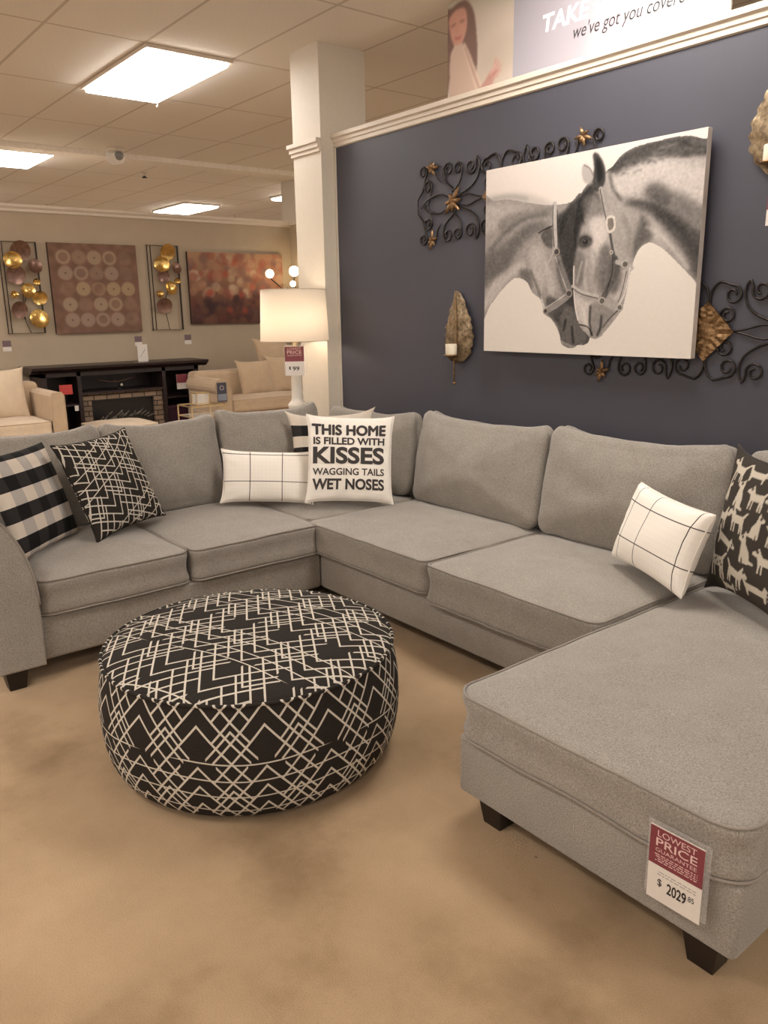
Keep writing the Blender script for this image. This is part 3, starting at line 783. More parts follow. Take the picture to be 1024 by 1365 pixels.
# right horse
RH = [(1010, 60), (960, 78), (900, 66), (850, 68), (780, 82), (720, 96), (660, 115), (610, 145), (575, 190), (545, 215), (520, 245), (487, 250), (465, 270), (440, 310), (425, 350), (415, 400), (412, 470), (415, 560), (413, 640), (418, 720), (422, 780), (434, 840), (448, 880), (475, 908), (492, 925), (512, 931), (535, 922), (550, 905), (570, 880), (600, 840), (625, 800), (640, 740), (655, 660), (668, 600), (685, 555), (705, 530), (735, 516), (762, 524), (800, 548), (860, 605), (910, 655), (960, 712), (1010, 760)]
mR = hp(RH, 148, 1.2)
hp([(560, 215), (620, 175), (720, 160), (850, 170), (980, 210), (980, 360), (900, 330), (800, 290), (700, 300), (640, 330), (600, 330), (565, 290)], 176, 14, .8, mR)
hp([(545, 210), (575, 180), (620, 140), (680, 108), (780, 80), (860, 64), (980, 70), (980, 140), (900, 150), (800, 150), (700, 165), (620, 200), (580, 225)], 84, 5, .92, mR)
for k in range(150):
    rr = random.Random(k); x = 570+rr.random()*395
    y0_ = 205-(x-570)*.62 if x < 720 else 112-(x-720)*.17
    y = y0_+rr.random()*(75 if x > 650 else 50); g_ = 46+rr.random()*95
    hs([(x, y), (x+16, y-13+rr.random()*8), (x+36, y-14+rr.random()*12)], 4, g_, 2, .35, mR)
hp([(600, 330), (660, 345), (700, 345), (760, 350), (850, 390), (930, 450), (990, 520), (990, 740), (930, 660), (880, 600), (820, 540), (760, 430), (700, 380), (640, 362)], 82, 12, .85, mR)
hp([(715, 275), (780, 270), (830, 330), (800, 370), (730, 340)], 88, 12, .8, mR)
hp([(820, 300), (900, 330), (960, 380), (980, 460), (900, 420), (830, 370)], 105, 12, .7, mR)
hp([(700, 390), (760, 420), (830, 490), (890, 570), (910, 630), (860, 590), (800, 535), (740, 500), (700, 440)], 168, 9, .75, mR)
hp([(690, 400), (730, 430), (745, 500), (700, 530), (670, 590), (660, 500)], 92, 10, .8, mR)
hp([(545, 240), (580, 300), (620, 350), (690, 400), (670, 500), (640, 600), (600, 600), (575, 480), (550, 380)], 150, 10, .8, mR)
hp([(415, 400), (430, 330), (480, 270), (500, 300), (470, 380), (440, 460), (425, 560), (412, 640), (405, 500)], 62, 7, .95, mR)
hp([(450, 330), (520, 300), (545, 380), (520, 420), (460, 420)], 118, 9, .7, mR)
hp([(480, 420), (540, 410), (555, 480), (540, 560), (520, 640), (495, 600), (490, 500)], 186, 10, .8, mR)
hp([(432, 500), (460, 480), (490, 500), (485, 530), (450, 545), (430, 530)], 84, 6, .85, mR)
q = T([(463, 515)])[0]; HP.disc(q[0], q[1], 11, (34, 31, 29), 3); HP.disc(q[0]-3, q[1]-4, 2.5, (120, 112, 108), 1)
hs([(440, 508), (452, 496), (472, 496), (488, 510)], 4, 60, 2, .8, mR); hs([(442, 526), (460, 534), (484, 524)], 3, 76, 2, .7, mR)
hs([(445, 485), (465, 478), (490, 488)], 5, 170, 4, .6, mR)
hp([(425, 570), (450, 560), (470, 640), (450, 700), (420, 700)], 112, 8, .8, mR)
hp([(520, 560), (560, 520), (585, 600), (570, 700), (545, 740), (520, 690)], 108, 9, .85, mR)
hp([(585, 640), (640, 640), (632, 730), (600, 770), (580, 730)], 170, 7, .7, mR)
hp([(420, 740), (470, 770), (520, 780), (500, 860), (470, 880), (440, 850)], 178, 7, .75, mR)
hp([(575, 590), (612, 610), (618, 680), (590, 740), (565, 700)], 78, 7, .6, mR)
hp([(490, 780), (560, 790), (590, 820), (550, 890), (520, 920), (495, 900)], 128, 6, .8, mR)
hs([(490, 790), (488, 860), (498, 915)], 8, 60, 2, .85, mR); hs([(538, 830), (535, 880), (522, 915)], 8, 62, 2, .85, mR); hs([(440, 870), (480, 880), (500, 915)], 6, 50, 1, .8, mR)
hs([(416, 620), (416, 700), (424, 790), (438, 850)], 5, 205, 1, .8)
hs([(430, 690), (440, 640), (450, 600)], 6, 190, 3, .6, mR)
hs([(470, 600), (462, 660), (468, 720)], 7, 196, 5, .7, mR); hs([(500, 560), (512, 620), (505, 690)], 5, 84, 5, .6, mR)
hs([(535, 440), (560, 520), (600, 560)], 8, 176, 8, .6, mR); hs([(620, 400), (650, 480), (640, 560)], 10, 112, 8, .6, mR)
hs([(720, 450), (780, 480), (850, 560), (900, 625)], 7, 190, 4, .7, mR); hs([(760, 400), (850, 450), (930, 540), (980, 620)], 14, 64, 9, .6, mR)
hs([(640, 345), (720, 352), (800, 395), (880, 460)], 10, 60, 7, .7, mR); hs([(560, 230), (575, 290), (610, 335)], 7, 60, 4, .8, mR)
hs([(430, 330), (415, 420), (412, 520)], 9, 40, 5, .7, mR); hs([(455, 790), (470, 850), (488, 900)], 6, 200, 4, .6, mR)
hs([(470, 300), (500, 310), (515, 340)], 6, 60, 5, .6, mR); hs([(440, 400), (455, 440)], 8, 52, 6, .6, mR)
for k in range(60):
    rr = random.Random(k+500); x = 40+rr.random()*270; y = 395+rr.random()*230-(x-40)*.25
    hs([(x, y), (x+16, y-7)], 3, 70+rr.random()*110, 1.5, .3, mL)
for k in range(60):
    rr = random.Random(k+900); x = 620+rr.random()*330; y = 210+rr.random()*200+(x-620)*.15
    hs([(x, y), (x+16, y+7)], 3, 80+rr.random()*110, 1.5, .25, mR)
hs([(30, 352), (90, 330), (150, 325), (210, 335)], 10, 118, 7, .6)
hs([(50, 560), (120, 480), (200, 420), (300, 400)], 10, 70, 8, .6, mL); hs([(230, 640), (255, 700), (275, 750)], 9, 82, 6, .7, mL)
hs([(345, 600), (358, 680), (380, 735)], 12, 52, 7, .6, mL); hs([(400, 350), (370, 420), (355, 500)], 12, 46, 8, .6, mL)
# ears
hp([(487, 145), (505, 140), (530, 175), (541, 215), (540, 260), (520, 295), (497, 300), (487, 260), (492, 200)], 84, 1.5); hp([(500, 160), (520, 180), (530, 230), (515, 270), (505, 230)], 52, 4, .9)
hp([(442, 195), (460, 188), (485, 215), (487, 250), (460, 268), (443, 240)], 158, 1.5); hs([(450, 190), (475, 205), (490, 235)], 4, 110, 0, .8)
# halter of the right horse
hs([(522, 290), (545, 380), (562, 440)], 17, 150, 1, .9); hs([(520, 292), (540, 385), (556, 445)], 3, 45, 0, .9); hs([(566, 470), (576, 530), (590, 585)], 10, 92, 1, .95)
hs([(590, 585), (600, 640), (570, 700), (548, 745)], 24, 96, 1, .9); hs([(578, 560), (580, 640), (556, 730)], 3, 40, 0, .8)
hs([(412, 706), (450, 730), (520, 748)], 14, 165, 1, .95); hs([(412, 714), (450, 738), (520, 756)], 3, 60, 0, .9)
hs([(540, 770), (580, 790), (612, 800)], 20, 150, 1, .95); hs([(600, 600), (640, 612), (662, 625)], 18, 160, 1, .95)
hs([(655, 625), (648, 680), (632, 740), (615, 775)], 6, 185, 0, .95); hs([(640, 640), (625, 720), (608, 770)], 3, 70, 0, .8)
hs([(610, 805), (575, 840), (545, 880)], 5, 90, 0, .9)
q = T([(567, 440)])[0]; HP.poly([(q[0]-18, q[1]-26), (q[0]+16, q[1]-28), (q[0]+20, q[1]+22), (q[0]-10, q[1]+28)], (198, 188, 178), 1, 1, True); HP.poly([(q[0]-12, q[1]-19), (q[0]+10, q[1]-20), (q[0]+13, q[1]+14), (q[0]-6, q[1]+19)], (122, 114, 107), 1, 1, True)
for (x, y, r_) in ((635, 610, 17), (540, 768, 17), (616, 795, 15), (575, 560, 9)):
    q = T([(x, y)])[0]; HP.disc(q[0], q[1], r_*.9, (96, 90, 84), 1); HP.disc(q[0]-1, q[1]-1, r_*.88, (196, 187, 177), 1, .85, ring=4)
nz = np.random.RandomState(3).rand(HP.ny, HP.nx); nz = HP.blur(nz, 2.6); nz = (nz-nz.mean())/nz.std()
msk = np.maximum(mL, mR)[..., None]
HP.a = HP.a+nz[..., None]*msk*3.2+nz[..., None]*0.6
horse = thing('canvas_picture', 'large black and white canvas of two horses on the navy wall', 'picture', (-2.5425, 3.275, 1.325))
M = frame((-2.5425, 3.232, 1.325+CH/2), (1, 0, 0), (0, 0, 1), (0, -1, 0))
paint_sheet('printed_front', HP, M, PAINT, horse, CW, CH, .0012)
mb = MB().box(-CW/2, CW/2, -CH/2, CH/2, -CT, .0, .002, 1); mb.make('wrapped_canvas', plain('canvas_edge', (.52, .46, .41, 1), .8, var=.25, scale=4), horse, M)

# ------------------------------------------------------------------ wrought iron scroll panels
def spiral(cx, cz, r0, a0, turns, dirn, r1=0.012, n=26, tail=()):
    """from the eye outward; ends at angle a0 on radius r0, then the tail"""
    pts = []
    for k in range(n+1):
        q = k/n; r = r1+(r0-r1)*q**.8; a = a0-dirn*turns*2*PI*(1-q); pts.append((cx+r*math.cos(a), cz+r*math.sin(a)))
    return pts+list(tail)
def to3(pts, y=0.0): return [Vector((p[0], y, p[1])) for p in pts]
def leaf(cx, cz, L, wd, ang, y=-.010, cup=.008):
    V = []; F = []; n = 8
    for i in range(n+1):
        q = i/n; hw = wd*math.sin(PI*min(1, q*.93+.05))**.8*(1-.25*q)
        for j, s in enumerate((-1, -.5, 0, .5, 1)):
            a = L*q; b_ = hw*s*(1+.10*math.sin(i*2.4))
            V.append((cx+a*math.cos(ang)-b_*math.sin(ang), y-cup*math.sin(PI*q)+.007*abs(s), cz+a*math.sin(ang)+b_*math.cos(ang)))
    for i in range(n):
        for j in range(4): F.append((i*5+j, i*5+j+1, (i+1)*5+j+1, (i+1)*5+j))
    m_ = MB().add(V, F); nb = len(V); V2 = [(x, y2+.003, z) for x, y2, z in V]
    m_.add(V2, [f[::-1] for f in F]); return m_
def scroll_panel(label, cx, cz):
    t = thing('iron_scroll_panel', label, 'wall decor', (cx, WY-.0075, cz), 0, None)
    R = .0052
    def sc(pts):
        p3 = catmull(to3(pts), 2); n = len(p3); tp = [min(1, .55+i/8, .55+(n-1-i)/8) for i in range(n)]
        return p3, tp
    Q = []
    # scrolls of the top right quarter (x to the right, z up)
    Q.append(spiral(.105, .150, .040, PI*.55, 1.3, 1, tail=[(.045, .205), (.010, .17), (.004, .12), (.02, .06)]))
    Q.append(spiral(.088, .066, .034, PI*.9, 1.2, 1, tail=[(.045, .04), (.06, .015), (.10, .004)]))
    Q.append(spiral(.225, .165, .040, PI*.9, 1.3, -1, tail=[(.175, .21), (.155, .16), (.175, .10), (.23, .06), (.30, .035), (.34, .01)]))
    Q.append(spiral(.405, .175, .036, -.1, 1.2, -1, tail=[(.435, .135), (.41, .10), (.35, .06), (.32, .02)]))
    Q.append(spiral(.325, .170, .032, PI, 1.2, 1, tail=[(.30, .115), (.335, .075), (.375, .05)]))
    Q.append(spiral(.615, .185, .032, PI*1.1, 1.2, 1, tail=[(.60, .135), (.62, .08), (.66, .04), (.66, .0)]))
    Q.append(spiral(.575, .10, .036, PI*1.1, 1.25, 1, tail=[(.55, .05), (.57, .0)]))
    Q.append([(.115, .0), (.18, .012), (.25, .03), (.33, .015)])
    Q.append([(.53, .20), (.50, .19), (.49, .14), (.46, .11)])
    Q.append([(.39, .02), (.46, .05), (.52, .045), (.58, .03), (.63, -.01)])
    k = 0
    for sx in (1, -1):
        for sz in (1, -1):
            for pts in Q:
                p3, tp = sc([(x*sx, z*sz) for x, z in pts])
                MB().tube(p3, R, 6, False, tp).make('scroll', IRON, t, smooth=True)
    for s in (1, -1):       # leaf clusters
        for (x, z, L, wd, n, a0) in ((.36*s, 0, .070, .013, 7, .3), (.36*s, 0.01, .040, .012, 5, .9), (.53*s, .195, .045, .010, 6, .9), (.53*s, -.195, .045, .010, 6, 2.4)):
            m_ = MB()
            for q in range(n):
                l = leaf(x, z, L*(.75+.5*((q*7+n) % 3)/2), wd, a0+q*2*PI/n+.25*math.sin(q*5+x*20)); m_.add(l.v, l.f)
            m_.lathe([(.012, 0), (.014, .006), (.006, .012)], 10, (0, 0, 0)) if False else None
            m_.make('bronze_leaves', BRONZE, t, smooth=True)
    V = []; F = []; n = 12   # the pleated diamond plate
    for j in range(n+1):
        for i in range(n+1):
            a, b_ = -1+2*i/n, -1+2*j/n; x, z = (a+b_)/2*.125, (b_-a)/2*.125
            V.append((x, -.012-.0035*math.sin(math.atan2(z, x)*14)*min(1, math.hypot(x, z)/.05), z))
    for j in range(n):
        for i in range(n): a = j*(n+1)+i; F.append((a, a+1, a+n+2, a+n+1))
    m_ = MB().add(V, F).add([(x, y+.006, z) for x, y, z in V], [f[::-1] for f in F]); m_.make('diamond_plate', BRONZE, t, smooth=False)
    for x in (-.6, .0, .6): MB().box(x-.006, x+.006, 0.0, .007, -.006, .006).make('wall_bracket', IRON, t)
scroll_panel('black iron scroll panel with bronze leaves behind the canvas top left', -3.12, 2.135)
scroll_panel('black iron scroll panel with bronze leaves behind the canvas bottom right', -1.89, 1.44)

# ------------------------------------------------------------------ leaf candle sconces
def sconce(label, cx, cz, mir=1, sc=1.0):
    t = thing('candle_sconce', label, 'sconce', (cx, WY, cz), 0, 'leaf candle sconces on the navy wall')
    L = .402*sc; V = []; F = []; n = 28; m = 10
    for i in range(n+1):
        q = i/n; hw = (.012+.112*math.sin(PI*q**.72)**.8*(1-.25*q))*sc if 0 < q < 1 else .004
        for j in range(m+1):
            s = -1+2*j/m
            x = hw*s*(1+.07*math.sin(i*1.9)*abs(s))+.020*mir*math.sin(q*PI*1.1)*sc
            y = -.030-.014*math.sin(PI*q)+.014*abs(s)**1.6-.0035*math.sin((q*26-abs(s)*5))*(abs(s) > .08)
            V.append((x*1.0, y, -.015+L*q))
    for i in range(n):
        for j in range(m): a = i*(m+1)+j; F.append((a, a+1, a+m+2, a+m+1))
    MB().add(V, F).add([(x, y+.004, z) for x, y, z in V], [f[::-1] for f in F]).make('leaf', LEAFM, t, smooth=True)
    MB().tube([(.020*mir*math.sin(i/n*PI*1.1)*sc, -.032-.015*math.sin(PI*i/n)-.003, -.015+L*i/n) for i in range(n+1)], .0035, 6).make('midrib', BRONZE, t, smooth=True)
    MB().tube([(.0, -.045, .02), (.004, -.05, -.03), (-.002, -.045, -.08), (-.004, -.04, -.125)], .005, 8).lathe([(.001, -.010), (.009, -.005), (.010, 0), (.007, .007), (.001, .010)], 10, (-.004, -.04, -.132)).make('stem', BRONZE, t, smooth=True)
    c_ = (.012*mir, -.082, .03)
    MB().lathe([(.008, -.025), (.014, -.02), (.020, -.008), (.040, -.004), (.044, 0), (.044, .004)], 20, c_).tube([(c_[0], c_[1], c_[2]-.02), (-.01, -.06, .0), (0, -.04, .0)], .004, 6).make('candle_cup', BRONZE, t, smooth=True)
    cd_ = MB().lathe([(.032, .004), (.033, .01), (.033, .060), (.0315, .064), (.030, .060), (.01, .050), (.002, .050)], 24, c_).make('candle', CANDLE, t, smooth=True)
    MB().tube([(c_[0], c_[1], c_[2]+.05), (c_[0]+.001, c_[1], c_[2]+.062)], .0012, 5).make('wick', INK, cd_)
LEAFM = plain('antiqued_leaf', (0.24, 0.175, 0.105, 1), .40, .6, var=.55, scale=55, bmp=.6)
sconce('bronze leaf candle sconce with white candle left of horse canvas', -3.425, 1.262)
sconce('bronze leaf candle sconce with white candle at the right photo edge', -1.625, 2.045, -1, 1.05)
price_tag('small price tag hanging under the right edge leaf sconce', pose((-1.635, 3.293, 1.915), 0, 0, 0), .085, .125, '49', '', (-1.66, 3.293, 1.85), True, '$', False)

# ------------------------------------------------------------------ banner above the wall
ban = thing('store_banner', 'pink and white TAKE CO banner standing on the navy wall trim', 'banner', (-2.75, WY+.04, 2.668))
BX0, BX1, BZ0, BZ1 = -3.575, -1.925, 2.669, 3.15
MB().box(BX0, BX1, WY+.035, WY+.045, BZ0, BZ1).make('board', PAPERW, ban, world=True)
BP = Paint(400, 400, 110, 110, (196, 182, 168))
BP.poly([(0, 0), (400, 0), (400, 90), (180, 60), (0, 30)], (170, 168, 150), 25, .6); BP.poly([(250, 240), (400, 200), (400, 330), (250, 330)], (178, 165, 148), 20, .6)
BP.poly([(-20, 60), (30, 20), (110, 10), (160, 60), (180, 140), (190, 260), (170, 330), (120, 250), (60, 120), (20, 300), (-20, 400)], (118, 92, 84), 5, .9)
BP.poly([(10, 60), (60, 35), (110, 45), (125, 100), (112, 150), (80, 185), (40, 170), (15, 120)], (196, 148, 132), 4, 1)
BP.stroke([(25, 95), (50, 90)], 7, (110, 80, 72), 2, .7); BP.stroke([(80, 88), (105, 90)], 7, (110, 80, 72), 2, .7); BP.stroke([(50, 148), (68, 153), (85, 148)], 7, (160, 80, 78), 2, .8); BP.stroke([(64, 95), (60, 125), (70, 128)], 4, (170, 120, 108), 2, .6)
BP.poly([(20, 205), (60, 180), (100, 185), (135, 240), (165, 330), (200, 420), (30, 420), (15, 300)], (196, 172, 156), 4, 1)
BP.poly([(100, 190), (118, 190), (180, 300), (220, 380), (190, 400), (140, 290)], (214, 190, 172), 4, .9)
BP.stroke([(112, 200), (160, 300), (205, 385)], 7, (140, 108, 98), 3, .7)
BP.poly([(195, 400), (230, 365), (262, 335), (285, 325), (300, 345), (290, 372), (255, 405)], (184, 142, 130), 4, 1)
for fx_, fy_ in ((300, 288), (318, 300), (330, 318), (328, 338), (312, 356)): BP.stroke([(278, 350), ((278+fx_)/2+3, (350+fy_)/2-3), (fx_, fy_)], 13, (192, 150, 138), 3, .95)
BP.stroke([(270, 340), (300, 310)], 5, (220, 170, 158), 2, .8); BP.stroke([(265, 355), (310, 335)], 5, (150, 95, 88), 2, .7)
BANP, nt, b = new_mat('banner_print_light_wash')
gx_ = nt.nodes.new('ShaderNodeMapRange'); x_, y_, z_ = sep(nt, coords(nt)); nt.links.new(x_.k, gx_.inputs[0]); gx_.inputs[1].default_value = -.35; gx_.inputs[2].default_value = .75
nt.links.new(ramp(nt, gx_.outputs[0], [(0, (.36, .34, .38, 1)), (.38, (.37, .34, .37, 1)), (.60, (.52, .42, .44, 1)), (.92, (.78, .74, .73, 1))]), b.inputs['Base Color']); b.inputs['Roughness'].default_value = .5  # print tint; the whitening to the right is light painted into the colour
pw = 3.575-3.09; M = frame((BX0+pw/2, WY+.0345, (BZ0+BZ1)/2), (1, 0, 0), (0, 0, 1), (0, -1, 0))
paint_sheet('portrait_print', BP, M, PAINT, ban, pw, BZ1-BZ0, .0008)
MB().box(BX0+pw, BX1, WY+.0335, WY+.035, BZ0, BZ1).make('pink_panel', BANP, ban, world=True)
for body, x0, x1, z0, z1, off, mt in (('TAKE CO', -2.90, -2.42, 2.845, 2.925, .03, plain('banner_white_ink', (.93, .90, .88, 1), .5, var=.01)), ("we've got you covered", -2.71, -2.09, 2.757, 2.835, 0, INK)):
    V, F = fit_text(body, x0, x1, z0, z1, off, .25 if off == 0 else 0.12)
    MB().add([(v.x, WY+.0328, v.y) for v in V], F).make('lettering', mt, ban, world=True)

# ------------------------------------------------------------------ table lamp behind the sofa corner
LX, LY = -4.66, 2.955
et = thing('end_table', 'dark square end table behind the sofa corner under the lamp', 'table', (LX, LY, 0))
MB().box(-.13, .13, -.13, .13, .56, .585, .006, 2).make('table_top', ESPRESSO, et)
for sx in (-1, 1):
    for sy in (-1, 1): MB().box(sx*.10-.015, sx*.10+.015, sy*.10-.015, sy*.10+.015, 0, .56).make('leg', ESPRESSO, et)
MB().box(-.11, .11, -.11, .11, .50, .56).make('apron', ESPRESSO, et)
lamp = thing('table_lamp', 'white table lamp with lit cream drum shade beside the pillar', 'lamp', (LX, LY, .586))
cp = catmull([(a, b_, 0) for a, b_ in [(.085, 0), (.085, .03), (.075, .045), (.06, .055), (.072, .10), (.078, .16), (.08, .22), (.075, .27), (.078, .285), (.082, .30), (.06, .32), (.066, .345), (.05, .365), (.038, .39), (.036, .48), (.032, .60), (.030, .66), (.052, .67), (.054, .695), (.03, .705), (.026, .72)]], 3)
MB().lathe([(p.x, p.y) for p in cp], 32).make('base', WHITE, lamp, smooth=True)
MB().tube([(0, 0, .72), (0, 0, .80)], .018, 10).make('socket', BRASS, lamp)
SH0, SH1 = .775, 1.105
SHADE, nt, b = new_mat('lamp_shade_linen')
b.inputs['Base Color'].default_value = (.86, .76, .62, 1); b.inputs['Roughness'].default_value = .9
tr = nt.nodes.new('ShaderNodeBsdfTranslucent'); tr.inputs[0].default_value = (.97, .91, .83, 1)
ms = nt.nodes.new('ShaderNodeMixShader'); ms.inputs[0].default_value = .45
nt.links.new(b.outputs[0], ms.inputs[1]); nt.links.new(tr.outputs[0], ms.inputs[2])
fz = noise_node(nt, coords(nt), 300, 1); bump(nt, b, fz, .2, .001)
nt.links.new(ms.outputs[0], nt.nodes['Material Output'].inputs[0])
MB().lathe([(.229, SH0), (.214, SH1), (.211, SH1), (.226, SH0), (.229, SH0)], 64, caps=False).make('lamp_shade', SHADE, lamp, smooth=True)
MB().tube([(.229*math.cos(k*PI/32), .229*math.sin(k*PI/32), SH0) for k in range(64)], .0025, 6, True).tube([(.214*math.cos(k*PI/32), .214*math.sin(k*PI/32), SH1) for k in range(64)], .0025, 6, True).make('shade_rim', plain('rim_cream', (.6, .5, .38, 1), .7), lamp, smooth=True)
mb = MB()
for k in range(3): a = k*2*PI/3; mb.tube([(0, 0, SH1-.02), (.212*math.cos(a), .212*math.sin(a), SH1-.01)], .002, 5)
mb.tube([(0, 0, .79), (0, 0, SH1+.01)], .003, 6).make('harp', BRASS, lamp)
BULB = plain('lit_bulb', (.9, .9, .8, 1), .3, emit=(1, .88, .74, 1), est=62)
MB().lathe([(.012, .80), (.016, .82), (.03, .86), (.034, .89), (.026, .92), (.003, .935)], 20).make('bulb', BULB, lamp, smooth=True)
price_tag('price tag hanging under the cream lamp shade', pose((LX+.105, LY-.075, 1.235), 1.01, 0, 0), .125, .19, '99', '', (LX+.1, LY-.07, 1.14), True, '1', True)

# ------------------------------------------------------------------ far area: mantel, art, chairs
mt = thing('fireplace_mantel', 'dark espresso fireplace media cabinet with stone surround on far wall', 'fireplace', (-8.82, 3.28, 0))
FXf = -8.62; Y0, Y1 = 2.40, 4.14
MB().box(-9.03, FXf, Y0, Y0+.05, 0, .97).box(-9.03, FXf, Y1-.05, Y1, 0, .97).box(-9.03, -9.01, Y0, Y1, 0, .97).box(-9.03, FXf, 2.76, 2.80, 0, .97).box(-9.03, FXf, 3.70, 3.74, 0, .97).box(-9.03, FXf, Y0, Y1, .05, .09).box(-9.03, FXf, Y0, Y1, .93, .97).box(-9.03, FXf, 2.80, 3.70, .735, .755).make('body', ESPRESSO, mt, world=True)
for y0, y1 in ((Y0+.05, 2.76), (3.74, Y1-.05)):
    MB().box(-9.01, FXf-.02, y0, y1, .62, .64).make('shelf', ESPRESSO, mt, world=True)
MB().prism([(-9.04, .97), (FXf+.01, .97), (FXf+.025, .985), (FXf+.075, 1.01), (FXf+.08, 1.035), (-9.04, 1.035)], Y0-.10, Y1+.10, 'y').make('crown_top', ESPRESSO, mt, world=True)
STONE, nt, b = new_mat('stacked_stone')
o_ = coords(nt); mp = nt.nodes.new('ShaderNodeMapping'); mp.inputs['Rotation'].default_value = (PI/2, 0, PI/2); nt.links.new(o_, mp.inputs[0])
x_, y_, z_ = sep(nt, o_); cb = nt.nodes.new('ShaderNodeCombineXYZ'); nt.links.new(y_.k, cb.inputs[0]); nt.links.new(z_.k, cb.inputs[1])
br = nt.nodes.new('ShaderNodeTexBrick'); nt.links.new(cb.outputs[0], br.inputs['Vector'])
br.inputs['Color1'].default_value = (.30, .21, .14, 1); br.inputs['Color2'].default_value = (.18, .125, .085, 1); br.inputs['Mortar'].default_value = (.03, .02, .015, 1)
br.inputs['Scale'].default_value = 1; br.inputs['Brick Width'].default_value = .14; br.inputs['Row Height'].default_value = .055; br.inputs['Mortar Size'].default_value = .005
nt.links.new(br.outputs[0], b.inputs['Base Color']); b.inputs['Roughness'].default_value = .9; bump(nt, b, br.outputs['Fac'], 1.0, -.01)
MB().box(-8.80, -8.66, 2.80, 2.90, .09, .735).box(-8.80, -8.66, 3.60, 3.70, .09, .735).box(-8.80, -8.66, 2.90, 3.60, .655, .735).make('stone_surround', STONE, mt, world=True)
FIRE = plain('firebox_black', (.012, .010, .010, 1), .25)
fb = MB().box(-8.98, -8.70, 2.90, 3.60, .15, .655).make('firebox', FIRE, mt, world=True)
mb = MB(); rr = random.Random(4)
for k in range(16):
    y = 2.98+k*.036; z = .42+rr.random()*.05
    mb.tube([(-8.694, y, z), (-8.694, y+.04+rr.random()*.05, z+.02+rr.random()*.05)], .009, 6)
mb.make('ember_logs', plain('birch_logs', (.13, .11, .09, 1), .8, var=.8, scale=40), fb, smooth=True, world=True)
def card(name, label, cat, c, w_, h_, bands, rx=PI/2, group=None, thick=.004, stand=False):
    t = thing(name, label, cat, (c[0], c[1], c[2]-h_/2), 0, group)
    M = pose(c, rx, .0, 0)
    MB().box(-w_/2, w_/2, -h_/2, h_/2, -thick, 0).make('card', PAPERW, t, M)
    for i, (y0, y1, m_) in enumerate(bands): MB().box(-w_/2, w_/2, -h_/2+y0*h_, -h_/2+y1*h_, 0, .001).make('printed_band', m_, t, M)
    return t
t = card('display_sign', 'small white sign card standing on the dark mantel', 'sign', (-8.75, 3.55, 1.130), .115, .188, [])
mb = MB()
for k in range(5): mb.tube([(-.03+k*.012, -.04+k*.018, .001), (.01+k*.006, .01+k*.008, .001)], .002, 4)
mb.make('sketch', GREYINK, t, pose((-8.75, 3.55, 1.130), PI/2, 0, 0))
NV = plain('tag_navy', (.045, .045, .07, 1), .5)
card('price_tag', 'burgundy and white price tag on the right side of the mantel', 'price tag', (-8.60, 3.92, .80), .125, .165, [(.42, 1, RED)])
card('price_tag', 'bright red tag on the left shelf of the mantel', 'price tag', (-8.60, 2.63, .80), .13, .10, [(0, 1, BRIGHTRED)])
card('price_tag', 'small white ticket below the red tag on mantel', 'price tag', (-8.60, 2.72, .60), .04, .055, [])
LAV = plain('tag_lavender', (.17, .11, .12, 1), .6)
for (y, z, lb) in ((3.63, 1.25, 'tiny wall tag below the circles canvas'), (4.24, 1.25, 'tiny wall tag below the right gold leaf panel'), (2.22, 1.25, 'tiny wall tag below the left gold leaf panel')):
    card('price_tag', lb, 'price tag', (FX+.006, y, z), .085, .11, [(.42, 1, LAV)])
# accessories on the mantel's shelves
t = thing('decor_box', 'dark plum box on the right lower shelf of the mantel', 'box', (-8.78, 3.92, .64))
for (nm, z0, z1, g) in (('box', .0, .0, 0),):
    pass
PLUM = plain('plum_box', (.05, .012, .025, 1), .5)
bpy.data.objects.remove(t)
t = thing('decor_box', 'dark plum lidded box inside the right side of the mantel', 'box', (-8.8, 3.90, .09))
MB().box(-.10, .10, -.12, .12, 0, .40, .004, 1).make('box_body', PLUM, t); MB().box(-.105, .105, -.125, .125, .40, .44, .004, 1).make('lid', PLUM, t)
t = thing('figurine', 'small dark branch figurine on the mantel centre shelf', 'figurine', (-8.76, 3.25, .756))
MB().lathe([(.03, 0), (.03, .012), (.008, .02), (.008, .06)], 12).make('base', IRON, t, smooth=True)
MB().tube([(0, -.22, .11), (0, -.1, .085), (0, 0, .08), (0, .1, .10), (0, .25, .13)], .007, 6).tube([(0, 0, .06), (0, -.06, .11)], .005, 6).make('branch', BRONZED, t, smooth=True)
MB().lathe([(.004, .0), (.016, .012), (.004, .03)], 10, (.03, .02, .03)).make('bead', CANDLE, t, smooth=True)

# circles canvas
CP = Paint(460, 470, 150, 150, (120, 92, 78))
rs = np.random.RandomState(5); nz = CP.blur(rs.rand(150, 150), 12); nz = (nz-nz.mean())/nz.std(); CP.a += nz[..., None]*np.array([4, 3, 3])
XS = [(80, 75), (160, 75), (245, 75), (330, 75), (415, 75)]
for j in range(5):
    for i in range(5):
        x = 72+i*80+j*4; y = 72+j*82
        if (i, j) in ((4, 0), (1, 3), (0, 2), (4, 3), (4, 4), (4, 1)): al = .2
        elif (i, j) in ((1, 0), (2, 1), (2, 2)): al = .4
        else: al = .8
        base_c = [(168, 148, 124), (160, 140, 124), (174, 152, 120)][(i*3+j) % 3]
        if (i*2+j*3) % 5 in (0, 1) and al > .3:
            CP.disc(x, y, 37, base_c, 2, al, ring=13); CP.disc(x, y, 20, base_c, 3, al*.3)
        else:
            CP.disc(x, y, 37, base_c, 2, al); CP.disc(x, y, 26, (118, 90, 78), 1, al*.4, ring=3); CP.disc(x, y, 14, (118, 90, 78), 1, al*.4, ring=3); CP.disc(x, y, 4, (60, 40, 34), 0, al)
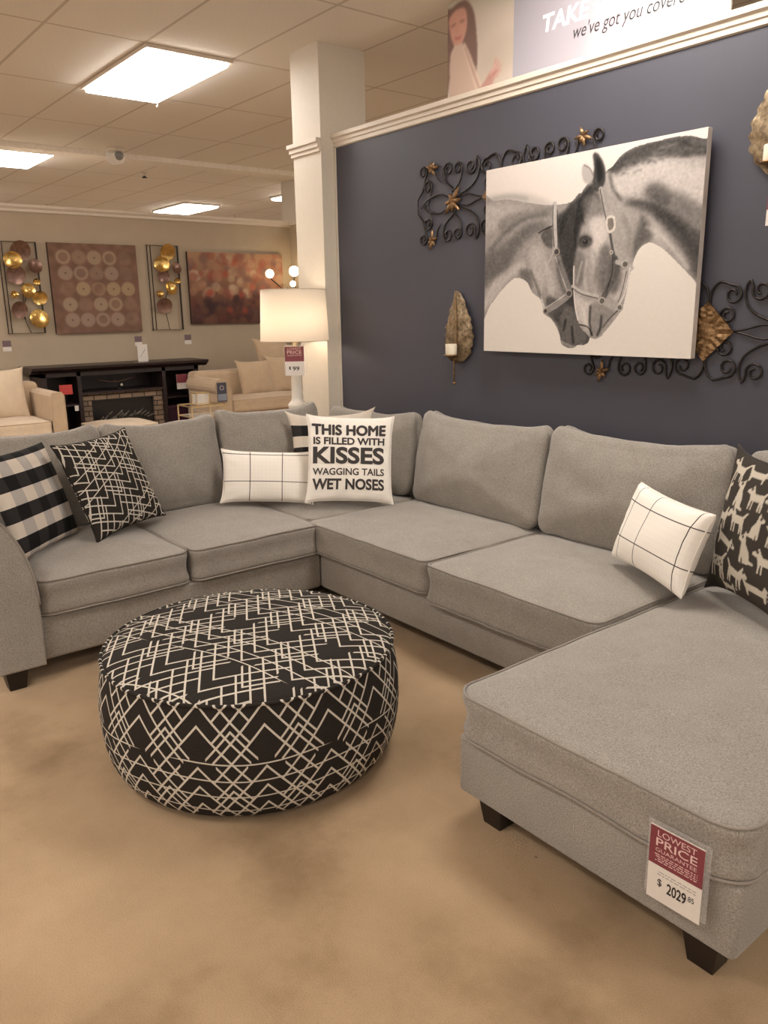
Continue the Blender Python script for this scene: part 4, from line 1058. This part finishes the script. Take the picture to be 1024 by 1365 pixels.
t = thing('canvas_picture', 'brown square canvas with rows of pale circles on the far wall', 'picture', (FX+.02, 3.20, 1.37))
M = pose((FX+.045, 3.20, 1.825), PI/2, 0, 0)
BRC = plain('brown_canvas_edge', (.05, .028, .024, 1), .7)
MB().box(-.475, .475, -.465, .465, -.04, 0).make('stretched_canvas', BRC, t, M); paint_sheet('painted_front', CP, M, PAINT, t, .95, .93, .001)
# floral canvas
FP = Paint(640, 420, 190, 125, (120, 88, 72))
yy = FP.Y/420
FP.a = (1-yy[..., None])*np.array([168, 132, 104])+yy[..., None]*np.array([78, 50, 46])
rr = random.Random(12)
for k in range(260):
    x = rr.random()*640; y = rr.random()*420; q = y/420
    cs = [(150, 92, 78), (178, 148, 122), (124, 92, 84), (166, 124, 98), (112, 86, 84), (192, 168, 142), (142, 80, 68)] if q < .6 else [(104, 62, 56), (74, 54, 54), (112, 80, 64), (90, 66, 64), (62, 46, 48)]
    FP.disc(x, y, 14+rr.random()*20, cs[rr.randrange(len(cs))], 5, .5)
for (x, y) in ((240, 125), (130, 235), (360, 345), (255, 340), (340, 250), (420, 200), (300, 60)): FP.disc(x, y, 20, (168, 74, 58), 8, .6)
t = thing('canvas_picture', 'wide abstract red and brown floral canvas on the far wall', 'picture', (FX+.02, 4.93, 1.43))
M = pose((FX+.045, 4.93, 1.835), PI/2, 0, 0)
MB().box(-.64, .64, -.41, .41, -.04, 0).make('stretched_canvas', BRC, t, M); paint_sheet('painted_front', FP, M, PAINT, t, 1.28, .82, .001)
# metal flower panels
def flower_panel(label, yc, w_, z0, z1, discs, stems):
    t = thing('metal_flower_panel', label, 'wall decor', (FX, yc, z0), 0, None)
    h = z1-z0; y0, y1 = -w_/2, w_/2
    fr = MB()
    for (x, ya, yb) in ((.02, y0, y1), (.045, y0+.03, y1+.0)):
        fr.tube([(x, ya, 0), (x, yb, 0), (x, yb, h), (x, ya, h)], .006, 6, True)
    for (a, b_) in ((y0, 0), (y1, 0), (y0, h), (y1, h)): fr.tube([(0, a, b_), (.045, a, b_)], .005, 6)
    fr.make('frame', IRON, t)
    for pts in stems: MB().tube(catmull([(.03, y0+p[0]*w_, h*p[1]) for p in pts], 5), .004, 6).make('stem', IRON, t, smooth=True)
    for i, (u, v_, r_, mt_) in enumerate(discs):
        cx, cy, cz = .055+.012*(i % 3), y0+u*w_, v_*h; V = [(cx-.012, cy, cz)]; F = []; n = 28
        ty, tz = .5*math.sin(i*2.1), .5*math.cos(i*1.7)
        for q in range(n):
            a = q*2*PI/n; dy, dz = r_*math.cos(a), r_*math.sin(a); V.append((cx+.022+dy*ty*.6+dz*tz*.6, cy+dy, cz+dz))
        for q in range(n): F.append((0, 1+q, 1+(q+1) % n))
        F += [f[::-1] for f in F]
        MB().add(V[:], F[:n]).add([(x-.002, y, z) for x, y, z in V], F[n:]).make('gold_disc', mt_, t, smooth=True)
G, D = GOLD, BRONZED
DL = [(.55, .90, .10, BRONZED), (.30, .80, .085, G), (.88, .74, .075, D), (.35, .64, .095, D), (.88, .565, .035, G), (.62, .47, .075, G), (.25, .43, .035, G), (.92, .39, .07, G), (.32, .26, .085, D), (.85, .16, .095, G)]
flower_panel('metal wall panel of gold discs left of the circles canvas', 2.43, .36, 1.375, 2.285, DL, [[(.62, 0), (.5, .15), (.5, .4), (.6, .7)], [(.5, .15), (.35, .26)], [(.5, .3), (.62, .47)]])
DR = [(.62, .92, .09, G), (.38, .78, .085, G), (.85, .74, .065, D), (.42, .64, .075, D), (.86, .585, .035, G), (.62, .50, .075, G), (.26, .43, .04, G), (.36, .29, .085, D)]
flower_panel('metal wall panel of gold discs right of the circles canvas', 3.995, .36, 1.37, 2.30, DR, [[(.55, 0), (.5, .12), (.45, .25), (.52, .42)], [(.45, .25), (.36, .3)], [(.5, .4), (.62, .5)]])

# beige club chair, left
def beige_chair(name, label, x0, x1, y0, y1, arm_w, arm_h, seat_h, back_h, pillows, group=None, rolled=True, cat='armchair'):
    t = thing(name, label, cat, ((x0+x1)/2, (y0+y1)/2, 0), 0, group)
    MB().box(x0, x1-.03, y0+.02, y1-.02, .08, seat_h-.13, .02, 3).make('base', BEIGE, t, smooth=True, world=True)
    MB().box(x0, x0+.22, y0+.03, y1-.03, .08, back_h, .05, 4).make('backrest', BEIGE, t, smooth=True, world=True)
    for s, ye in ((-1, y0), (1, y1)):
        yi = ye-s*arm_w
        p = [(yi, .08), (yi, arm_h-.10)]
        if rolled:
            cy_, cz_, r_ = ye-s*arm_w*.45, arm_h-.085, .09
            for q in range(9): a = PI*(1-q/8)*1.0; p.append((cy_-s*(-1)*(-1)*r_*math.cos(PI-a)*1.0, cz_+r_*math.sin(a)))
            p = [(yi, .08), (yi, arm_h-.12)]+[(cy_-s*r_*math.cos(q/10*PI*1.25), cz_+r_*math.sin(q/10*PI*1.25)) for q in range(11)]+[(ye-s*.03, .3), (ye-s*.03, .08)]
        else: p = [(yi, .08), (yi, arm_h-.03), (yi+s*.02, arm_h), (ye-s*.02, arm_h), (ye, arm_h-.03), (ye, .08)]
        a_ = MB().prism(p, x0+.05, x1, 'x', .01).make('arm', BEIGE, t, world=True)
        MB().tube([(x1-.002, u, v_) for u, v_ in p], .006, 6).make('piping', BEIGE, a_, smooth=True, world=True)
    ys = y0+arm_w; ye_ = y1-arm_w
    add_cushion('seat_cushion', Matrix.Translation(((x0+.2+x1)/2, (ys+ye_)/2, seat_h-.075)), SEATM[0], t, BEIGE, w=x1-x0-.2, d=ye_-ys-.01, t=.13, rc=.04, er=.02, crown=.02, side=.004, seed=21, N=64)
    for sx in (x0+.08, x1-.1):
        for sy in (y0+.08, y1-.08): sofa_leg(sx, sy, .085, t)
    for (cy_, w_, h_, l_) in pillows:
        V, F, UV, seam, surf = pillow_geo(w_, h_, .17, 22, .05, .02, seed=cy_)
        mesh_obj('back_cushion', V, F, SEATM[0], t, pose((x0+.30, cy_, seat_h+h_/2-.03), PI/2+l_, .25, 0), True, UV)
SEATM = [CREAM]
beige_chair('armchair', 'beige track arm chair at the left edge beside the dark mantel', -8.48, -7.6, 1.43, 2.30, .12, .865, .62, .93, [(1.86, .53, .48, 0)], rolled=False)
SEATM[0] = BEIGE
beige_chair('loveseat', 'beige rolled arm sofa with loose cushions behind the white lamp', -8.50, -7.75, 3.90, 5.42, .19, .865, .645, .92, [(4.66, .47, .40, .1), (5.06, .47, .43, -.1)], cat='sofa')
t = thing('throw_pillow', 'beige pillow standing upright behind the others on beige sofa', 'pillow', (-8.40, 5.00, .90))
V, F, UV, seam, surf = pillow_geo(.44, .40, .12, 20, .05, .02, seed=9); mesh_obj('cover', V, F, BEIGE, t, pose((-8.38, 5.00, 1.06), PI/2, .12, .1), True, UV)
t = thing('square_ottoman', 'cream upholstered ottoman in front of the fireplace mantel', 'ottoman', (-7.95, 2.92, 0))
add_cushion('seat_cushion', Matrix.Translation((-7.95, 2.92, .43)), CREAM, t, CREAM, w=.62, d=.62, t=.12, rc=.09, er=.03, crown=.03, side=.006, seed=31, N=64)
MB().box(-8.23, -7.67, 2.64, 3.20, .08, .37, .02, 2).make('base', CREAM, t, smooth=True, world=True)
for sx in (-8.17, -7.73):
    for sy in (2.70, 3.14): sofa_leg(sx, sy, .085, t)
# brass and glass side table with tray, between mantel and sofa
t = thing('side_table', 'thin brass frame side table left of the beige sofa arm', 'table', (-7.55, 3.63, 0))
mb = MB()
for sx in (-.16, .16):
    for sy in (-.18, .18): MB().tube([(sx, sy, 0), (sx, sy, .645)], .008, 6).make('leg', BRASS, t)
mb.tube([(-.16, -.18, .645), (.16, -.18, .645), (.16, .18, .645), (-.16, .18, .645)], .008, 6, True).tube([(-.16, -.18, .54), (.16, -.18, .54), (.16, .18, .54), (-.16, .18, .54)], .006, 6, True).make('frame', BRASS, t)
MB().box(-.155, .155, -.175, .175, .535, .543).make('glass_top', GLASS, t)
t = thing('glass_lantern', 'small brass and glass box standing on the side table', 'lantern', (-7.57, 3.64, .652))
MB().tube([(-.05, -.07, 0), (.05, -.07, 0), (.05, .07, 0), (-.05, .07, 0)], .005, 6, True).tube([(-.05, -.07, .11), (.05, -.07, .11), (.05, .07, .11), (-.05, .07, .11)], .005, 6, True).tube([(.05, -.07, 0), (.05, -.07, .11)], .005, 6).tube([(.05, .07, 0), (.05, .07, .11)], .005, 6).tube([(-.05, .07, 0), (-.05, .07, .11)], .005, 6).tube([(-.05, -.07, 0), (-.05, -.07, .11)], .005, 6).make('frame', BRASS, t)
MB().box(-.045, .045, -.065, .065, .003, .105).make('glass', GLASS, t)
t = thing('sign_card', 'dark blue sign card hanging on the beige sofa arm', 'sign', (-7.74, 3.97, .63))
M = pose((-7.735, 3.97, .735), PI/2, 0, 0)
MB().box(-.055, .055, -.10, .10, -.003, 0).make('card', NV, t, M); MB().box(-.05, .05, -.09, -.02, 0, .001).make('pale_panel', plain('tag_blue_grey', (.22, .24, .29, 1), .5), t, M)
MB().lathe([(.018, 0), (.018, .001), (.026, .001), (.026, 0)], 16, (0, .045, 0), False).make('ring_emblem', GREYINK, t, M)
# branch floor lamp near the far wall
t = thing('branch_lamp', 'dark branch floor lamp with round lit bulbs behind drum shade lamp', 'lamp', (-8.75, 5.53, 0))
GLOBE = plain('lit_globe', (.9, .9, .8, 1), .3, emit=(1, .78, .48, 1), est=14)
BX = -7.9
MB().lathe([(.14, 0), (.14, .015), (.02, .03)], 24).make('base', IRON, t, smooth=True)
MB().tube([(0, 0, .02), (0, 0, 1.60)], .010, 8).make('pole', IRON, t)
for (dy, z, r_) in ((.05, 2.035, .062), (.025, 1.885, .036), (-.30, 2.00, .05)):  # last globe is added for a yellow glow reflected on the canvas
    MB().tube(catmull([(0, 0, 1.58), (.01, dy*.35, 1.58+(z-1.58)*.5), (.0, dy, z-r_)], 6), .007, 6).make('branch', IRON, t, smooth=True)
    MB().lathe([(.003, -r_)]+[(r_*math.sin(a*PI/10), -r_*math.cos(a*PI/10)) for a in range(1, 10)]+[(.003, r_)], 20, (0, dy, z)).make('globe', GLOBE, t, smooth=True)
mb = MB()
for k in range(5): a = -.8+k*.35; mb.tube([(0, .03, 1.75), (.01, .03+.13*math.sin(a), 1.75+.13*math.cos(a))], .004, 5)
mb.make('twigs', IRON, t)
